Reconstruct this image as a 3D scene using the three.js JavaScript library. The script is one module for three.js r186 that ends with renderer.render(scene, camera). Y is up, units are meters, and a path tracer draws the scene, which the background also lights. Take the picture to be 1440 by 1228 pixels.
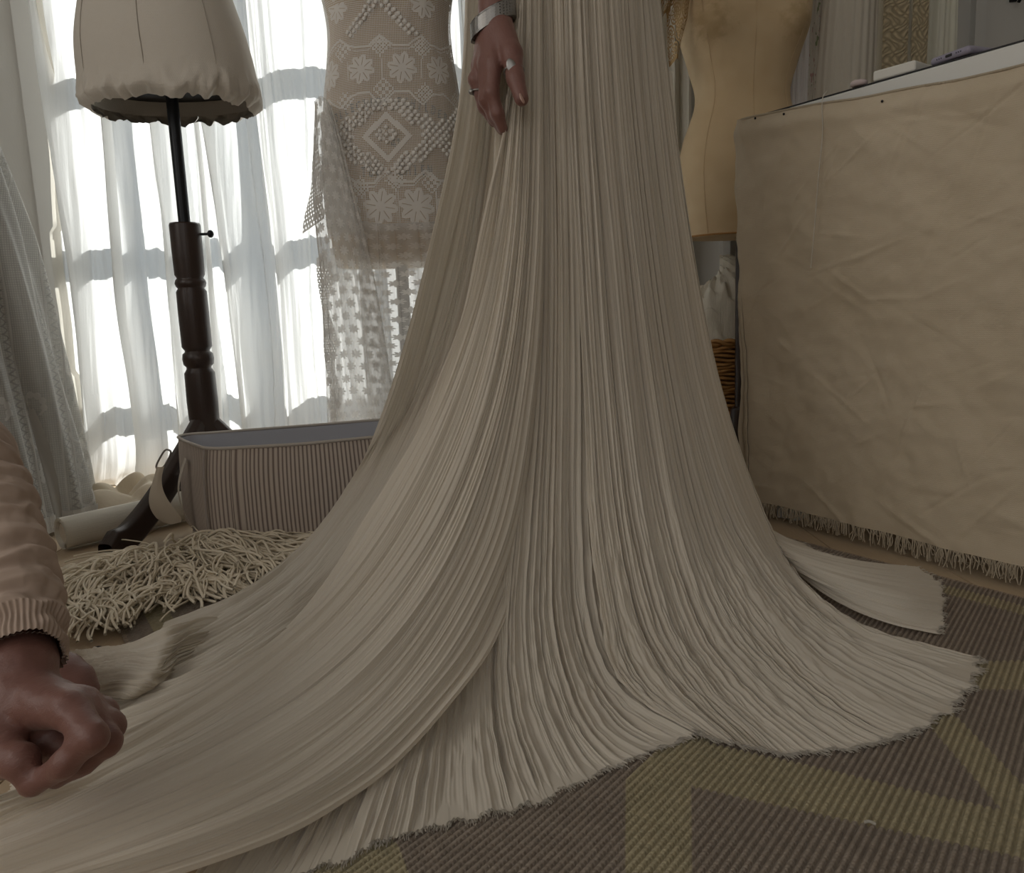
import * as THREE from 'three';
import { ImprovedNoise } from 'three/addons/math/ImprovedNoise.js';
import { mergeGeometries } from 'three/addons/utils/BufferGeometryUtils.js';
import { RoundedBoxGeometry } from 'three/addons/geometries/RoundedBoxGeometry.js';
import { RectAreaLightUniformsLib } from 'three/addons/lights/RectAreaLightUniformsLib.js';

// ---------------------------------------------------------------- camera, sky, sun, exposure
const W = 1440, H = 1228, FOCAL = 1090;
const scene = new THREE.Scene();
const camera = new THREE.PerspectiveCamera(2 * Math.atan(H / 2 / FOCAL) * 180 / Math.PI, W / H, 0.02, 60);
camera.position.set(0, 0.47, 0);
camera.rotation.set(-9 * Math.PI / 180, 0, -2.2 * Math.PI / 180, 'YXZ');
const renderer = new THREE.WebGLRenderer({ antialias: true });
renderer.toneMapping = THREE.LinearToneMapping;
renderer.toneMappingExposure = 1.27;
renderer.shadowMap.enabled = true;
RectAreaLightUniformsLib.init();
scene.background = new THREE.Color().setRGB(0.24, 0.30, 0.37);
const sun = new THREE.DirectionalLight(new THREE.Color().setRGB(1.0, 0.98, 0.95), 7.0);
sun.position.set(0.1, 3.6, -6.2); sun.target.position.set(-0.75, 0.6, -2.2);
sun.castShadow = true; sun.shadow.mapSize.set(2048, 2048);
Object.assign(sun.shadow.camera, { left: -3, right: 3, top: 3, bottom: -3, near: 0.5, far: 12 });
scene.add(sun, sun.target);
// unseen source out of view at the left, placed to light gown and table skirt
const unseenSideLight = new THREE.RectAreaLight(new THREE.Color().setRGB(1.0, 0.915, 0.80), 1.35, 1.9, 1.5);
unseenSideLight.position.set(-2.07, 1.6, 0.35); unseenSideLight.lookAt(0, 1.6, 0.35);
scene.add(unseenSideLight);
const unseenRearLight = new THREE.RectAreaLight(new THREE.Color().setRGB(1.0, 0.88, 0.75), 0.62, 2.2, 1.5); // unseen source behind the camera, placed to brighten the whole room
unseenRearLight.position.set(-0.5, 1.6, 1.84); unseenRearLight.lookAt(-0.5, 1.6, -1);
scene.add(unseenRearLight);

// ---------------------------------------------------------------- helpers
let seed = 7;
const rnd = () => { seed = (seed + 0x6d2b79f5) | 0; let t = Math.imul(seed ^ (seed >>> 15), 1 | seed); t = (t + Math.imul(t ^ (t >>> 7), 61 | t)) ^ t; return ((t ^ (t >>> 14)) >>> 0) / 4294967296; };
const rr = (a, b) => a + (b - a) * rnd();
const noise = new ImprovedNoise(), nz = (x, y = 0, z = 0) => noise.noise(x + 31.7, y + 11.3, z + 5.9);
const clamp = THREE.MathUtils.clamp, smooth = (x, a, b) => THREE.MathUtils.smoothstep(x, a, b), lerp = THREE.MathUtils.lerp;
const V = (x, y, z) => new THREE.Vector3(x, y, z);
const used = {};
function numbered(n) { if (used[n] === undefined) { used[n] = 0; return n; } return n + '_' + String(++used[n]).padStart(3, '0'); }
function part(name, geo, mat, parent, label) {
  const m = new THREE.Mesh(geo, mat); m.name = parent === scene ? numbered(name) : name; m.castShadow = m.receiveShadow = true;
  if (label) m.userData.label = label;
  parent.add(m); return m;
}
function tag(o, label, category, group) { o.userData.label = label; o.userData.category = category; if (group) o.userData.group = group; return o; }
function thing(name, label, category, group, pos = [0, 0, 0], turn = 0) {
  const g = new THREE.Group(); g.name = numbered(name); g.position.set(...pos); g.rotation.y = turn; scene.add(g); return tag(g, label, category, group);
}
function struct(name, geo, mat) { const m = part(name, geo, mat, scene); m.userData.kind = 'structure'; return m; }
function box(w, h, d, x, y, z) { const g = new THREE.BoxGeometry(w, h, d); g.translate(x, y, z); return g; }
function rbox(w, h, d, x, y, z, r = 0.004) { const g = new RoundedBoxGeometry(w, h, d, 3, r); g.translate(x, y, z); return g; }
function merge(list) { return mergeGeometries(list.map((g) => { const o = g.index ? g.toNonIndexed() : g; for (const k of Object.keys(o.attributes)) if (!['position', 'normal', 'uv'].includes(k)) o.deleteAttribute(k); return o; })); }
// catmull-rom through points, n samples even in length
function resample(pts, n) {
  const c = new THREE.CatmullRomCurve3(pts.map((p) => V(...p)), false, 'centripetal'); c.arcLengthDivisions = 120;
  return c.getSpacedPoints(n - 1);
}
const cr = (a, b, c, d, t) => 0.5 * (2 * b + (c - a) * t + (2 * a - 5 * b + 4 * c - d) * t * t + (3 * b - a - 3 * c + d) * t * t * t);
// grid geometry from a function f(i, j) -> Vector3 ; uv from g(i, j)
function gridGeo(nu, nv, f, uvf, closed = false) {
  const pos = new Float32Array(nu * nv * 3), uv = new Float32Array(nu * nv * 2), idx = [];
  for (let j = 0; j < nv; j++) for (let i = 0; i < nu; i++) {
    const k = j * nu + i, p = f(i, j); pos[k * 3] = p.x; pos[k * 3 + 1] = p.y; pos[k * 3 + 2] = p.z;
    const t = uvf ? uvf(i, j) : [i / (nu - 1), j / (nv - 1)]; uv[k * 2] = t[0]; uv[k * 2 + 1] = t[1];
  }
  for (let j = 0; j < nv - 1; j++) for (let i = 0; i < nu - (closed ? 0 : 1); i++) {
    const a = j * nu + i, b = j * nu + (i + 1) % nu, c = a + nu, d = b + nu; idx.push(a, c, b, b, c, d);
  }
  const g = new THREE.BufferGeometry();
  g.setAttribute('position', new THREE.BufferAttribute(pos, 3)); g.setAttribute('uv', new THREE.BufferAttribute(uv, 2));
  g.setIndex(idx); g.computeVertexNormals();
  if (closed) { /* the seam shares its vertices, so normals already agree */ }
  return g;
}
// signed-distance bodies: chains of tapered capsules joined smoothly, meshed by surface nets
function capsules(chains) {
  const out = [];
  for (const c of chains) for (let i = 0; i + 1 < c.length; i++) out.push([...c[i], ...c[i + 1]]);
  return out;
}
function capDist(c, x, y, z) {
  const [ax, ay, az, ra, bx, by, bz, rb] = c, dx = bx - ax, dy = by - ay, dz = bz - az;
  const t = clamp(((x - ax) * dx + (y - ay) * dy + (z - az) * dz) / (dx * dx + dy * dy + dz * dz + 1e-12), 0, 1);
  return Math.hypot(x - ax - dx * t, y - ay - dy * t, z - az - dz * t) - (ra + (rb - ra) * t);
}
const smin = (a, b, k) => { const h = Math.max(k - Math.abs(a - b), 0) / k; return Math.min(a, b) - h * h * k * 0.25; };
function netMesh(f, lo, hi, cell) {
  const n = [0, 1, 2].map((i) => Math.ceil((hi[i] - lo[i]) / cell) + 1), [nx, ny, nzz] = n, val = new Float32Array(nx * ny * nzz);
  for (let k = 0, q = 0; k < nzz; k++) for (let j = 0; j < ny; j++) for (let i = 0; i < nx; i++) val[q++] = f(lo[0] + i * cell, lo[1] + j * cell, lo[2] + k * cell);
  const at = new Int32Array(nx * ny * nzz).fill(-1), pos = [], idx = [], off = [0, 1, nx, nx + 1, nx * ny, nx * ny + 1, nx * ny + nx, nx * ny + nx + 1];
  const E = [[0, 1], [2, 3], [4, 5], [6, 7], [0, 2], [1, 3], [4, 6], [5, 7], [0, 4], [1, 5], [2, 6], [3, 7]];
  for (let k = 0; k < nzz - 1; k++) for (let j = 0; j < ny - 1; j++) for (let i = 0; i < nx - 1; i++) {
    const q = i + nx * (j + ny * k); let m = 0; for (let c = 0; c < 8; c++) if (val[q + off[c]] < 0) m |= 1 << c;
    if (m === 0 || m === 255) continue;
    let x = 0, y = 0, z = 0, s = 0;
    for (const [a, b] of E) { const va = val[q + off[a]], vb = val[q + off[b]]; if ((va < 0) === (vb < 0)) continue; const t = va / (va - vb);
      x += (a & 1) + ((b & 1) - (a & 1)) * t; y += (a >> 1 & 1) + ((b >> 1 & 1) - (a >> 1 & 1)) * t; z += (a >> 2) + ((b >> 2) - (a >> 2)) * t; s++; }
    at[q] = pos.length / 3; pos.push(lo[0] + (i + x / s) * cell, lo[1] + (j + y / s) * cell, lo[2] + (k + z / s) * cell);
  }
  const quad = (a, b, c, d, flip) => { if (a < 0 || b < 0 || c < 0 || d < 0) return; flip ? idx.push(a, c, b, a, d, c) : idx.push(a, b, c, a, c, d); };
  for (let k = 1; k < nzz - 1; k++) for (let j = 1; j < ny - 1; j++) for (let i = 1; i < nx - 1; i++) {
    const q = i + nx * (j + ny * k), s = val[q] < 0;
    if (s !== (val[q + 1] < 0)) quad(at[q - nx - nx * ny], at[q - nx * ny], at[q], at[q - nx], !s);
    if (s !== (val[q + nx] < 0)) quad(at[q - 1 - nx * ny], at[q - nx * ny], at[q], at[q - 1], s);
    if (s !== (val[q + nx * ny] < 0)) quad(at[q - 1 - nx], at[q - nx], at[q], at[q - 1], !s);
  }
  const g = new THREE.BufferGeometry(), p = new Float32Array(pos), uv = new Float32Array(pos.length / 3 * 2);
  for (let i = 0; i < pos.length / 3; i++) { uv[i * 2] = p[i * 3] + p[i * 3 + 2]; uv[i * 2 + 1] = p[i * 3 + 1]; }
  g.setAttribute('position', new THREE.BufferAttribute(p, 3)); g.setAttribute('uv', new THREE.BufferAttribute(uv, 2)); g.setIndex(idx); g.computeVertexNormals();
  return g;
}
function bodyMesh(chains, k, cell, pad = 0.01, extra) {
  const caps = capsules(chains), lo = [9, 9, 9], hi = [-9, -9, -9];
  for (const c of caps) for (const o of [0, 4]) for (let i = 0; i < 3; i++) { lo[i] = Math.min(lo[i], c[o + i] - c[o + 3] - pad); hi[i] = Math.max(hi[i], c[o + i] + c[o + 3] + pad); }
  return netMesh((x, y, z) => { let d = 1; for (const c of caps) d = smin(d, capDist(c, x, y, z), k); return extra ? extra(d, x, y, z) : d; }, lo, hi, cell);
}
function tube(pts, r, seg = 24, rad = 8, closed = false) { return new THREE.TubeGeometry(new THREE.CatmullRomCurve3(pts.map((p) => p.isVector3 ? p : V(...p)), closed), seg, r, rad, closed); }

function ringAt(rings, y) {
  let i = 0; while (i < rings.length - 2 && y > rings[i + 1][0]) i++;
  const a = rings[Math.max(0, i - 1)], b = rings[i], c = rings[i + 1], d = rings[Math.min(rings.length - 1, i + 2)], t = clamp((y - b[0]) / (c[0] - b[0]), 0, 1);
  return [1, 2, 3, 4].map((k) => cr(a[k], b[k], c[k], d[k], t));
}

// ---------------------------------------------------------------- textures
function dataTex(n, m, fn, srgb = false) {
  const d = new Uint8Array(n * m * 4);
  for (let y = 0; y < m; y++) for (let x = 0; x < n; x++) { const c = fn(x / n, y / m, x, y), k = (y * n + x) * 4; if (Array.isArray(c)) { d[k] = clamp(c[0], 0, 255); d[k + 1] = clamp(c[1], 0, 255); d[k + 2] = clamp(c[2], 0, 255); } else d[k] = d[k + 1] = d[k + 2] = clamp(c, 0, 255); d[k + 3] = 255; }
  const t = new THREE.DataTexture(d, n, m); t.wrapS = t.wrapT = THREE.RepeatWrapping; t.magFilter = THREE.LinearFilter; t.minFilter = THREE.LinearMipmapLinearFilter; if (srgb) t.colorSpace = THREE.SRGBColorSpace; t.needsUpdate = true; return t;
}
function canvasTex(w, h, draw, srgb = false) {
  const c = document.createElement('canvas'); c.width = w; c.height = h; draw(c.getContext('2d'), w, h);
  const t = new THREE.CanvasTexture(c); t.wrapS = t.wrapT = THREE.RepeatWrapping; if (srgb) t.colorSpace = THREE.SRGBColorSpace; return t;
}
const rep = (t, u, v) => { const c = t.clone(); c.repeat.set(u, v); c.needsUpdate = true; return c; };
// periodic value noise for tileable textures
function tileNoise(n, s0) { seed = s0; const g = new Float32Array(n * n).map(() => rnd()); return (x, y) => { x = ((x % 1) + 1) % 1 * n; y = ((y % 1) + 1) % 1 * n; const i = Math.floor(x), j = Math.floor(y), f = x - i, e = y - j, a = f * f * (3 - 2 * f), b = e * e * (3 - 2 * e), q = (p, r) => g[(r % n) * n + p % n]; return lerp(lerp(q(i, j), q(i + 1, j), a), lerp(q(i, j + 1), q(i + 1, j + 1), a), b); }; }
const tn8 = tileNoise(8, 3), tn32 = tileNoise(32, 5), tn128 = tileNoise(128, 9);
const weave = dataTex(256, 256, (u, v) => 128 + 55 * Math.sin(u * 2 * Math.PI * 32) * Math.sign(Math.sin(v * 2 * Math.PI * 32)) * 0.5 + 40 * Math.sin(v * 2 * Math.PI * 32) * 0.5 + 70 * (tn128(u, v) - 0.5) + 50 * (tn32(u * 1, v) - 0.5));
const crinkle = dataTex(512, 512, (u, v) => 128 + 90 * (tn128(u, v * 0.125) - 0.5) + 80 * (tn32(u * 2, v * 0.25) - 0.5) + 40 * (tn128(u * 1, v) - 0.5));
const knit = dataTex(256, 256, (u, v) => { const c = (u * 24) % 1, r = (v * 24 + Math.abs(c - 0.5) * 0.9) % 1; return 60 + 120 * Math.sin(c * Math.PI) * (0.55 + 0.45 * Math.sin(r * Math.PI)) + 30 * (tn128(u, v) - 0.5); });
const mott = (a, b, sc = 1) => dataTex(256, 256, (u, v) => { const t = 0.55 * tn8(u, v) + 0.3 * tn32(u, v) + 0.15 * tn128(u, v); return a.map((x, i) => lerp(x, b[i], t)); }, true);

// ---------------------------------------------------------------- materials
const std = (o) => new THREE.MeshStandardMaterial({ roughness: 0.9, ...o });
const phy = (o) => new THREE.MeshPhysicalMaterial({ roughness: 0.9, ...o });
const rgb = (r, g, b) => new THREE.Color().setRGB(r, g, b);
const both = THREE.DoubleSide;
const M = {
  silk: phy({ color: rgb(0.80, 0.735, 0.635), transmission: 0.30, roughness: 0.95, thickness: 0, side: both, bumpMap: rep(crinkle, 6, 1.2), bumpScale: 0.0006, sheen: 0.25, sheenColor: rgb(0.9, 0.86, 0.8), sheenRoughness: 0.5 }),
  wall: std({ color: rgb(0.66, 0.645, 0.61), bumpMap: rep(weave, 3, 3), bumpScale: 0.0003 }),
  trim: std({ color: rgb(0.66, 0.65, 0.62), roughness: 0.55 }),
  ceiling: std({ color: rgb(0.72, 0.71, 0.69) }),
  floor: std({ map: mott([196, 176, 150], [178, 156, 128]), roughness: 0.6 }),
  glass: phy({ color: rgb(0.97, 0.985, 0.98), transmission: 1, thickness: 0, roughness: 0.02 }),
  sheer: phy({ color: rgb(0.92, 0.92, 0.91), transmission: 0.64, roughness: 1, thickness: 0, opacity: 0.97, transparent: true, side: both, bumpMap: rep(crinkle, 3, 1), bumpScale: 0.001 }),
  sheerHem: phy({ color: rgb(0.80, 0.76, 0.68), transmission: 0.4, roughness: 1, thickness: 0, side: both, bumpMap: weave, bumpScale: 0.0004 }),
  linenForm: std({ color: rgb(0.62, 0.57, 0.50), bumpMap: rep(weave, 7, 5), bumpScale: 0.0007, side: both }),
  tanForm: std({ map: mott([206, 178, 134], [192, 160, 114]), bumpMap: rep(weave, 8, 8), bumpScale: 0.0003, roughness: 0.75 }),
  darkWood: std({ color: rgb(0.040, 0.024, 0.019), roughness: 0.35, bumpMap: rep(crinkle, 2, 1), bumpScale: 0.0003 }),
  blackMetal: std({ color: rgb(0.02, 0.021, 0.024), roughness: 0.4, metalness: 0.6 }),
  silver: std({ color: rgb(0.33, 0.32, 0.31), roughness: 0.42, metalness: 1 }),
  skin: phy({ color: rgb(0.19, 0.088, 0.072), roughness: 0.45, sheen: 0.3, sheenColor: rgb(0.8, 0.6, 0.5), bumpMap: rep(dataTex(256, 256, (u, v) => 128 + 90 * (tn128(u, v) - 0.5) + 60 * (tn32(u, v) - 0.5)), 14, 14), bumpScale: 0.0005 }),
  sweater: std({ color: rgb(0.44, 0.34, 0.28), bumpMap: rep(knit, 2.2, 2.2), bumpScale: 0.0015, roughness: 1 }),
  canvas: std({ map: mott([206, 192, 170], [196, 181, 157]), bumpMap: rep(weave, 9, 9), bumpScale: 0.0006, side: both }),
  white: std({ color: rgb(0.74, 0.74, 0.71), roughness: 0.5 }),
  black: std({ color: rgb(0.02, 0.02, 0.022), roughness: 0.6 }),
  cream: phy({ color: rgb(0.80, 0.76, 0.67), transmission: 0.2, roughness: 0.95, thickness: 0, side: both, bumpMap: rep(crinkle, 4, 1), bumpScale: 0.0006 }),
  tulle: phy({ color: rgb(0.88, 0.82, 0.70), transmission: 0.3, roughness: 0.9, thickness: 0, side: both, bumpMap: rep(crinkle, 3, 2), bumpScale: 0.0015 }),
  wicker: std({ map: mott([196, 150, 92], [160, 112, 62]), roughness: 0.65 }),
  wool: std({ color: rgb(0.86, 0.77, 0.62), roughness: 1 }),
};

// ---------------------------------------------------------------- the room
const BACK = -2.42;
{
  const fl = new THREE.BoxGeometry(4.7, 0.1, 4.8); fl.translate(0.15, -0.05, -0.4);
  const f = struct('floor', fl, std({ color: rgb(0.30, 0.26, 0.22) }));
  // boards of pale oak along the window wall
  for (let i = 0; i < 30; i++) {
    const g = box(0.142, 0.004, 4.35, -2.07 + i * 0.1445, 0.000, -0.29); part('floor_board', g, M.floor, f);
  }
  struct('ceiling', box(4.7, 0.1, 4.8, 0.15, 2.75, -0.4), M.ceiling);
  struct('wall_left', merge([box(0.15, 2.75, 2.2, -2.2, 1.35, -1.7), box(0.15, 2.75, 0.7, -2.2, 1.35, 1.65), box(0.15, 0.825, 1.9, -2.2, 0.4125, 0.35), box(0.15, 0.40, 1.9, -2.2, 2.55, 0.35)]), M.wall);
  struct('wall_right', box(0.15, 2.75, 4.8, 2.3, 1.35, -0.4), M.wall);
  const x0 = -1.33, x1 = 0.02, top = 2.25, sill = 0.03;
  struct('wall_back', merge([box(x0 + 2.2, 2.75, 0.16, (x0 - 2.2) / 2, 1.35, BACK - 0.08), box(2.3 - x1, 2.75, 0.16, (2.3 + x1) / 2, 1.35, BACK - 0.08), box(x1 - x0, 0.5, 0.16, (x0 + x1) / 2, top + 0.25, BACK - 0.08), box(x1 - x0, sill + 0.02, 0.16, (x0 + x1) / 2, sill / 2 - 0.01, BACK - 0.08)]), M.wall);
  struct('wall_front', merge([box(0.55, 2.75, 0.12, -1.875, 1.35, 1.92), box(1.8, 2.75, 0.12, 1.5, 1.35, 1.92), box(2.2, 0.85, 0.12, -0.5, 0.425, 1.92), box(2.2, 0.40, 0.12, -0.5, 2.55, 1.92)]), M.wall);
  const w3 = thing('window', '', ''); w3.name = 'window_3'; w3.userData = { kind: 'structure' };  // unseen window behind the camera, framing the rear area light
  part('window_frame', merge([box(2.2, 0.05, 0.06, -0.5, 0.875, 1.92), box(2.2, 0.05, 0.06, -0.5, 2.325, 1.92), box(0.05, 1.5, 0.06, -1.575, 1.6, 1.92), box(0.05, 1.5, 0.06, 0.575, 1.6, 1.92), box(0.05, 1.5, 0.06, -0.5, 1.6, 1.92)]), M.trim, w3);
  part('pane', box(2.1, 1.42, 0.004, -0.5, 1.6, 1.94), M.glass, w3);
  const w2 = thing('window', '', ''); w2.name = 'window_2'; w2.userData = { kind: 'structure' };  // unseen window in the left wall, out of view, framing the side area light
  part('window_frame', merge([box(0.06, 0.05, 1.9, -2.2, 0.85, 0.35), box(0.06, 0.05, 1.9, -2.2, 2.325, 0.35), box(0.06, 1.5, 0.05, -2.2, 1.6, -0.575), box(0.06, 1.5, 0.05, -2.2, 1.6, 1.275), box(0.06, 1.5, 0.05, -2.2, 1.6, 0.35)]), M.trim, w2);
  part('pane', box(0.004, 1.44, 1.82, -2.22, 1.6, 0.35), M.glass, w2);
  // the tall french window behind the curtains
  const w1 = thing('window', '', ''); w1.name = 'window_1'; w1.userData = { kind: 'structure' };
  const fz = BACK - 0.05, cols = 4, rows = 5;
  part('window_frame', merge([box(0.06, top - sill, 0.07, x0 + 0.03, (top + sill) / 2, fz), box(0.06, top - sill, 0.07, x1 - 0.03, (top + sill) / 2, fz), box(x1 - x0, 0.06, 0.07, (x0 + x1) / 2, top - 0.03, fz), box(x1 - x0, 0.08, 0.07, (x0 + x1) / 2, sill + 0.04, fz), box(0.075, top - sill, 0.075, (x0 + x1) / 2, (top + sill) / 2, fz)]), M.trim, w1);
  for (let j = 1; j < rows; j++) part('muntin', box(x1 - x0 - 0.1, 0.052, 0.04, (x0 + x1) / 2, -0.095 + j * 0.455, fz), M.trim, w1);
  for (const c of [0.25, 0.75]) part('muntin', box(0.03, top - sill - 0.1, 0.036, lerp(x0, x1, c), (top + sill) / 2, fz), M.trim, w1);
  for (let j = 0; j < rows; j++) for (let c = 0; c < cols; c++) part('pane', box((x1 - x0) / cols - 0.03, j ? 0.42 : 0.27, 0.004, x0 + (c + 0.5) * (x1 - x0) / cols, j ? 0.1325 + j * 0.455 : 0.215, fz), M.glass, w1);
  // panelled part of the wall right of the window
  const pan = struct('trim_1', merge([box(0.075, 2.4, 0.03, 0.37, 1.2, BACK + 0.015), box(0.022, 2.4, 0.04, 0.665, 1.2, BACK + 0.02), box(0.03, 2.4, 0.028, 1.40, 1.2, BACK + 0.014), box(0.012, 2.4, 0.035, 1.55, 1.2, BACK + 0.0175)]), M.trim);
  const hook = part('hook', merge([tube([[1.505, 1.33, BACK + 0.0], [1.505, 1.33, BACK + 0.03], [1.505, 1.31, BACK + 0.04], [1.505, 1.30, BACK + 0.03]], 0.005, 16, 6), rbox(0.02, 0.05, 0.008, 1.505, 1.335, BACK + 0.004, 0.002)]), M.blackMetal, scene);
  tag(hook, 'small dark hook on the grey wall right of the hanging gowns', 'hook');
  struct('trim_2', merge([box(0.06, top + 0.1, 0.022, x0 - 0.03, (top + 0.1) / 2, BACK + 0.011), box(0.06, top + 0.1, 0.022, x1 + 0.03, (top + 0.1) / 2, BACK + 0.011), box(x1 - x0 + 0.12, 0.07, 0.022, (x0 + x1) / 2, top + 0.085, BACK + 0.011)]), M.trim);
  struct('baseboard_back', box(2.28, 0.09, 0.02, 1.16, 0.045, BACK + 0.01), M.trim);
}

// ---------------------------------------------------------------- woven rug
{
  // along d, across -n ; printed bands given on the floor plan
  const d = [0.55, 0.835], n = [0.835, -0.55], O = [0.655, -1.34], S0 = -1.0, S1 = 1.45, TW = 1.172;
  const toST = (x, z) => [(x - O[0]) * d[0] + (z - O[1]) * d[1], -((x - O[0]) * n[0] + (z - O[1]) * n[1])];
  const bands = [
  [[.209,-.849], [.123,-.739], [.1,-.71], [.08,-.579], [.135,-.576], [.161,-.691], [.204,-.781]],
  [[.173,-.783], [.207,-.765], [.429,-.643], [.449,-.625], [.415,-.574], [.404,-.582], [.164,-.693], [.144,-.713]],
  [[.447,-.808], [.444,-.782], [.433,-.646], [.428,-.593], [.476,-.665], [.475,-.674], [.485,-.808], [.486,-.828]],
  [[.555,-.935], [.662,-.93], [.611,-.855], [.515,-.865]],
  [[-.139,-.654], [-.115,-.624], [-.101,-.588], [-.196,-.593], [-.192,-.628]],
];
  const PX = 2048, map = canvasTex(PX, PX, (c) => {
    c.fillStyle = 'rgb(170,157,144)'; c.fillRect(0, 0, PX, PX);
    const X = (s) => (s - S0) / (S1 - S0) * PX, Y = (t) => t / TW * PX;
    c.fillStyle = 'rgb(196,185,154)';
    for (const b of bands) { c.beginPath(); b.forEach(([x, z], i) => { const [s, t] = toST(x, z); i ? c.lineTo(X(s), Y(t)) : c.moveTo(X(s), Y(t)); }); c.fill(); }
    c.fillRect(0, Y(0.042), PX, Y(0.036)); c.fillRect(0, Y(TW - 0.078), PX, Y(0.036));
    c.fillStyle = 'rgb(190,172,155)'; c.fillRect(0, 0, PX, Y(0.006)); c.fillRect(0, Y(TW - 0.006), PX, Y(0.006));
    const im = c.getImageData(0, 0, PX, PX), q = im.data;
    for (let y = 0; y < PX; y++) for (let x = 0; x < PX; x++) { const k = (y * PX + x) * 4, f = 0.93 + 0.10 * tn128(x / 700, y / 700) + 0.05 * tn32(x / PX * 3, y / PX * 3); for (let i = 0; i < 3; i++) q[k + i] = clamp(q[k + i] * f, 0, 255); }
    c.putImageData(im, 0, 0);
  }, true);
  map.flipY = false;
  const skew = -0.317, period = 0.0074;
  const bump = dataTex(512, 512, (u, v) => { // one tile: 4 ribs by 8 stitches
    const r = (u * 4) % 1, s = (v * 8 + (Math.floor(u * 4) % 2) * 0.5 + r * 0.8) % 1, a = Math.pow(Math.sin(r * Math.PI), 0.6), hole = Math.exp(-Math.pow((r < 0.5 ? r : r - 1) / 0.16, 2)) * (s < 0.6 ? 1 : 0.25);
    return 40 + 150 * a * (0.75 + 0.25 * Math.sin(s * Math.PI)) - 110 * hole + 30 * (tn128(u, v) - 0.5);
  });
  const NS = Math.round((S1 - S0) / 0.00148), NT = 130;
  const geo = gridGeo(NS, NT, (i, j) => {
    const t = j / (NT - 1) * TW, w0 = S0 + (i / (NS - 1)) * (S1 - S0), s = w0 - t * skew, w = w0, r = ((w / period) % 1 + 1) % 1;
    const edge = Math.min(t, TW - t) < 0.012 ? 0.4 : 1, y = 0.004 + 0.0040 * Math.pow(Math.sin(r * Math.PI), 0.6) * edge + 0.0012 * nz(s * 9, t * 9);
    return V(O[0] + d[0] * s - n[0] * t, y, O[1] + d[1] * s - n[1] * t);
  }, (i, j) => [i / (NS - 1) - j / (NT - 1) * TW * skew / (S1 - S0), j / (NT - 1)]);
  const b = bump.clone(); b.needsUpdate = true; b.channel = 1;
  const p = geo.attributes.position, uv1 = new Float32Array(p.count * 2);
  for (let k = 0; k < p.count; k++) { const [s, t] = toST(p.getX(k), p.getZ(k)); uv1[k * 2] = (s + t * skew) / (period * 4); uv1[k * 2 + 1] = t / (0.0046 * 8); }
  geo.setAttribute('uv1', new THREE.BufferAttribute(uv1, 2));
  const rug = part('woven_rug', geo, std({ map, bumpMap: b, bumpScale: 0.006, roughness: 1 }), scene);
  tag(rug, 'flat woven taupe rug with an olive trellis of bands under the pleated gown', 'rug');
}

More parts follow.
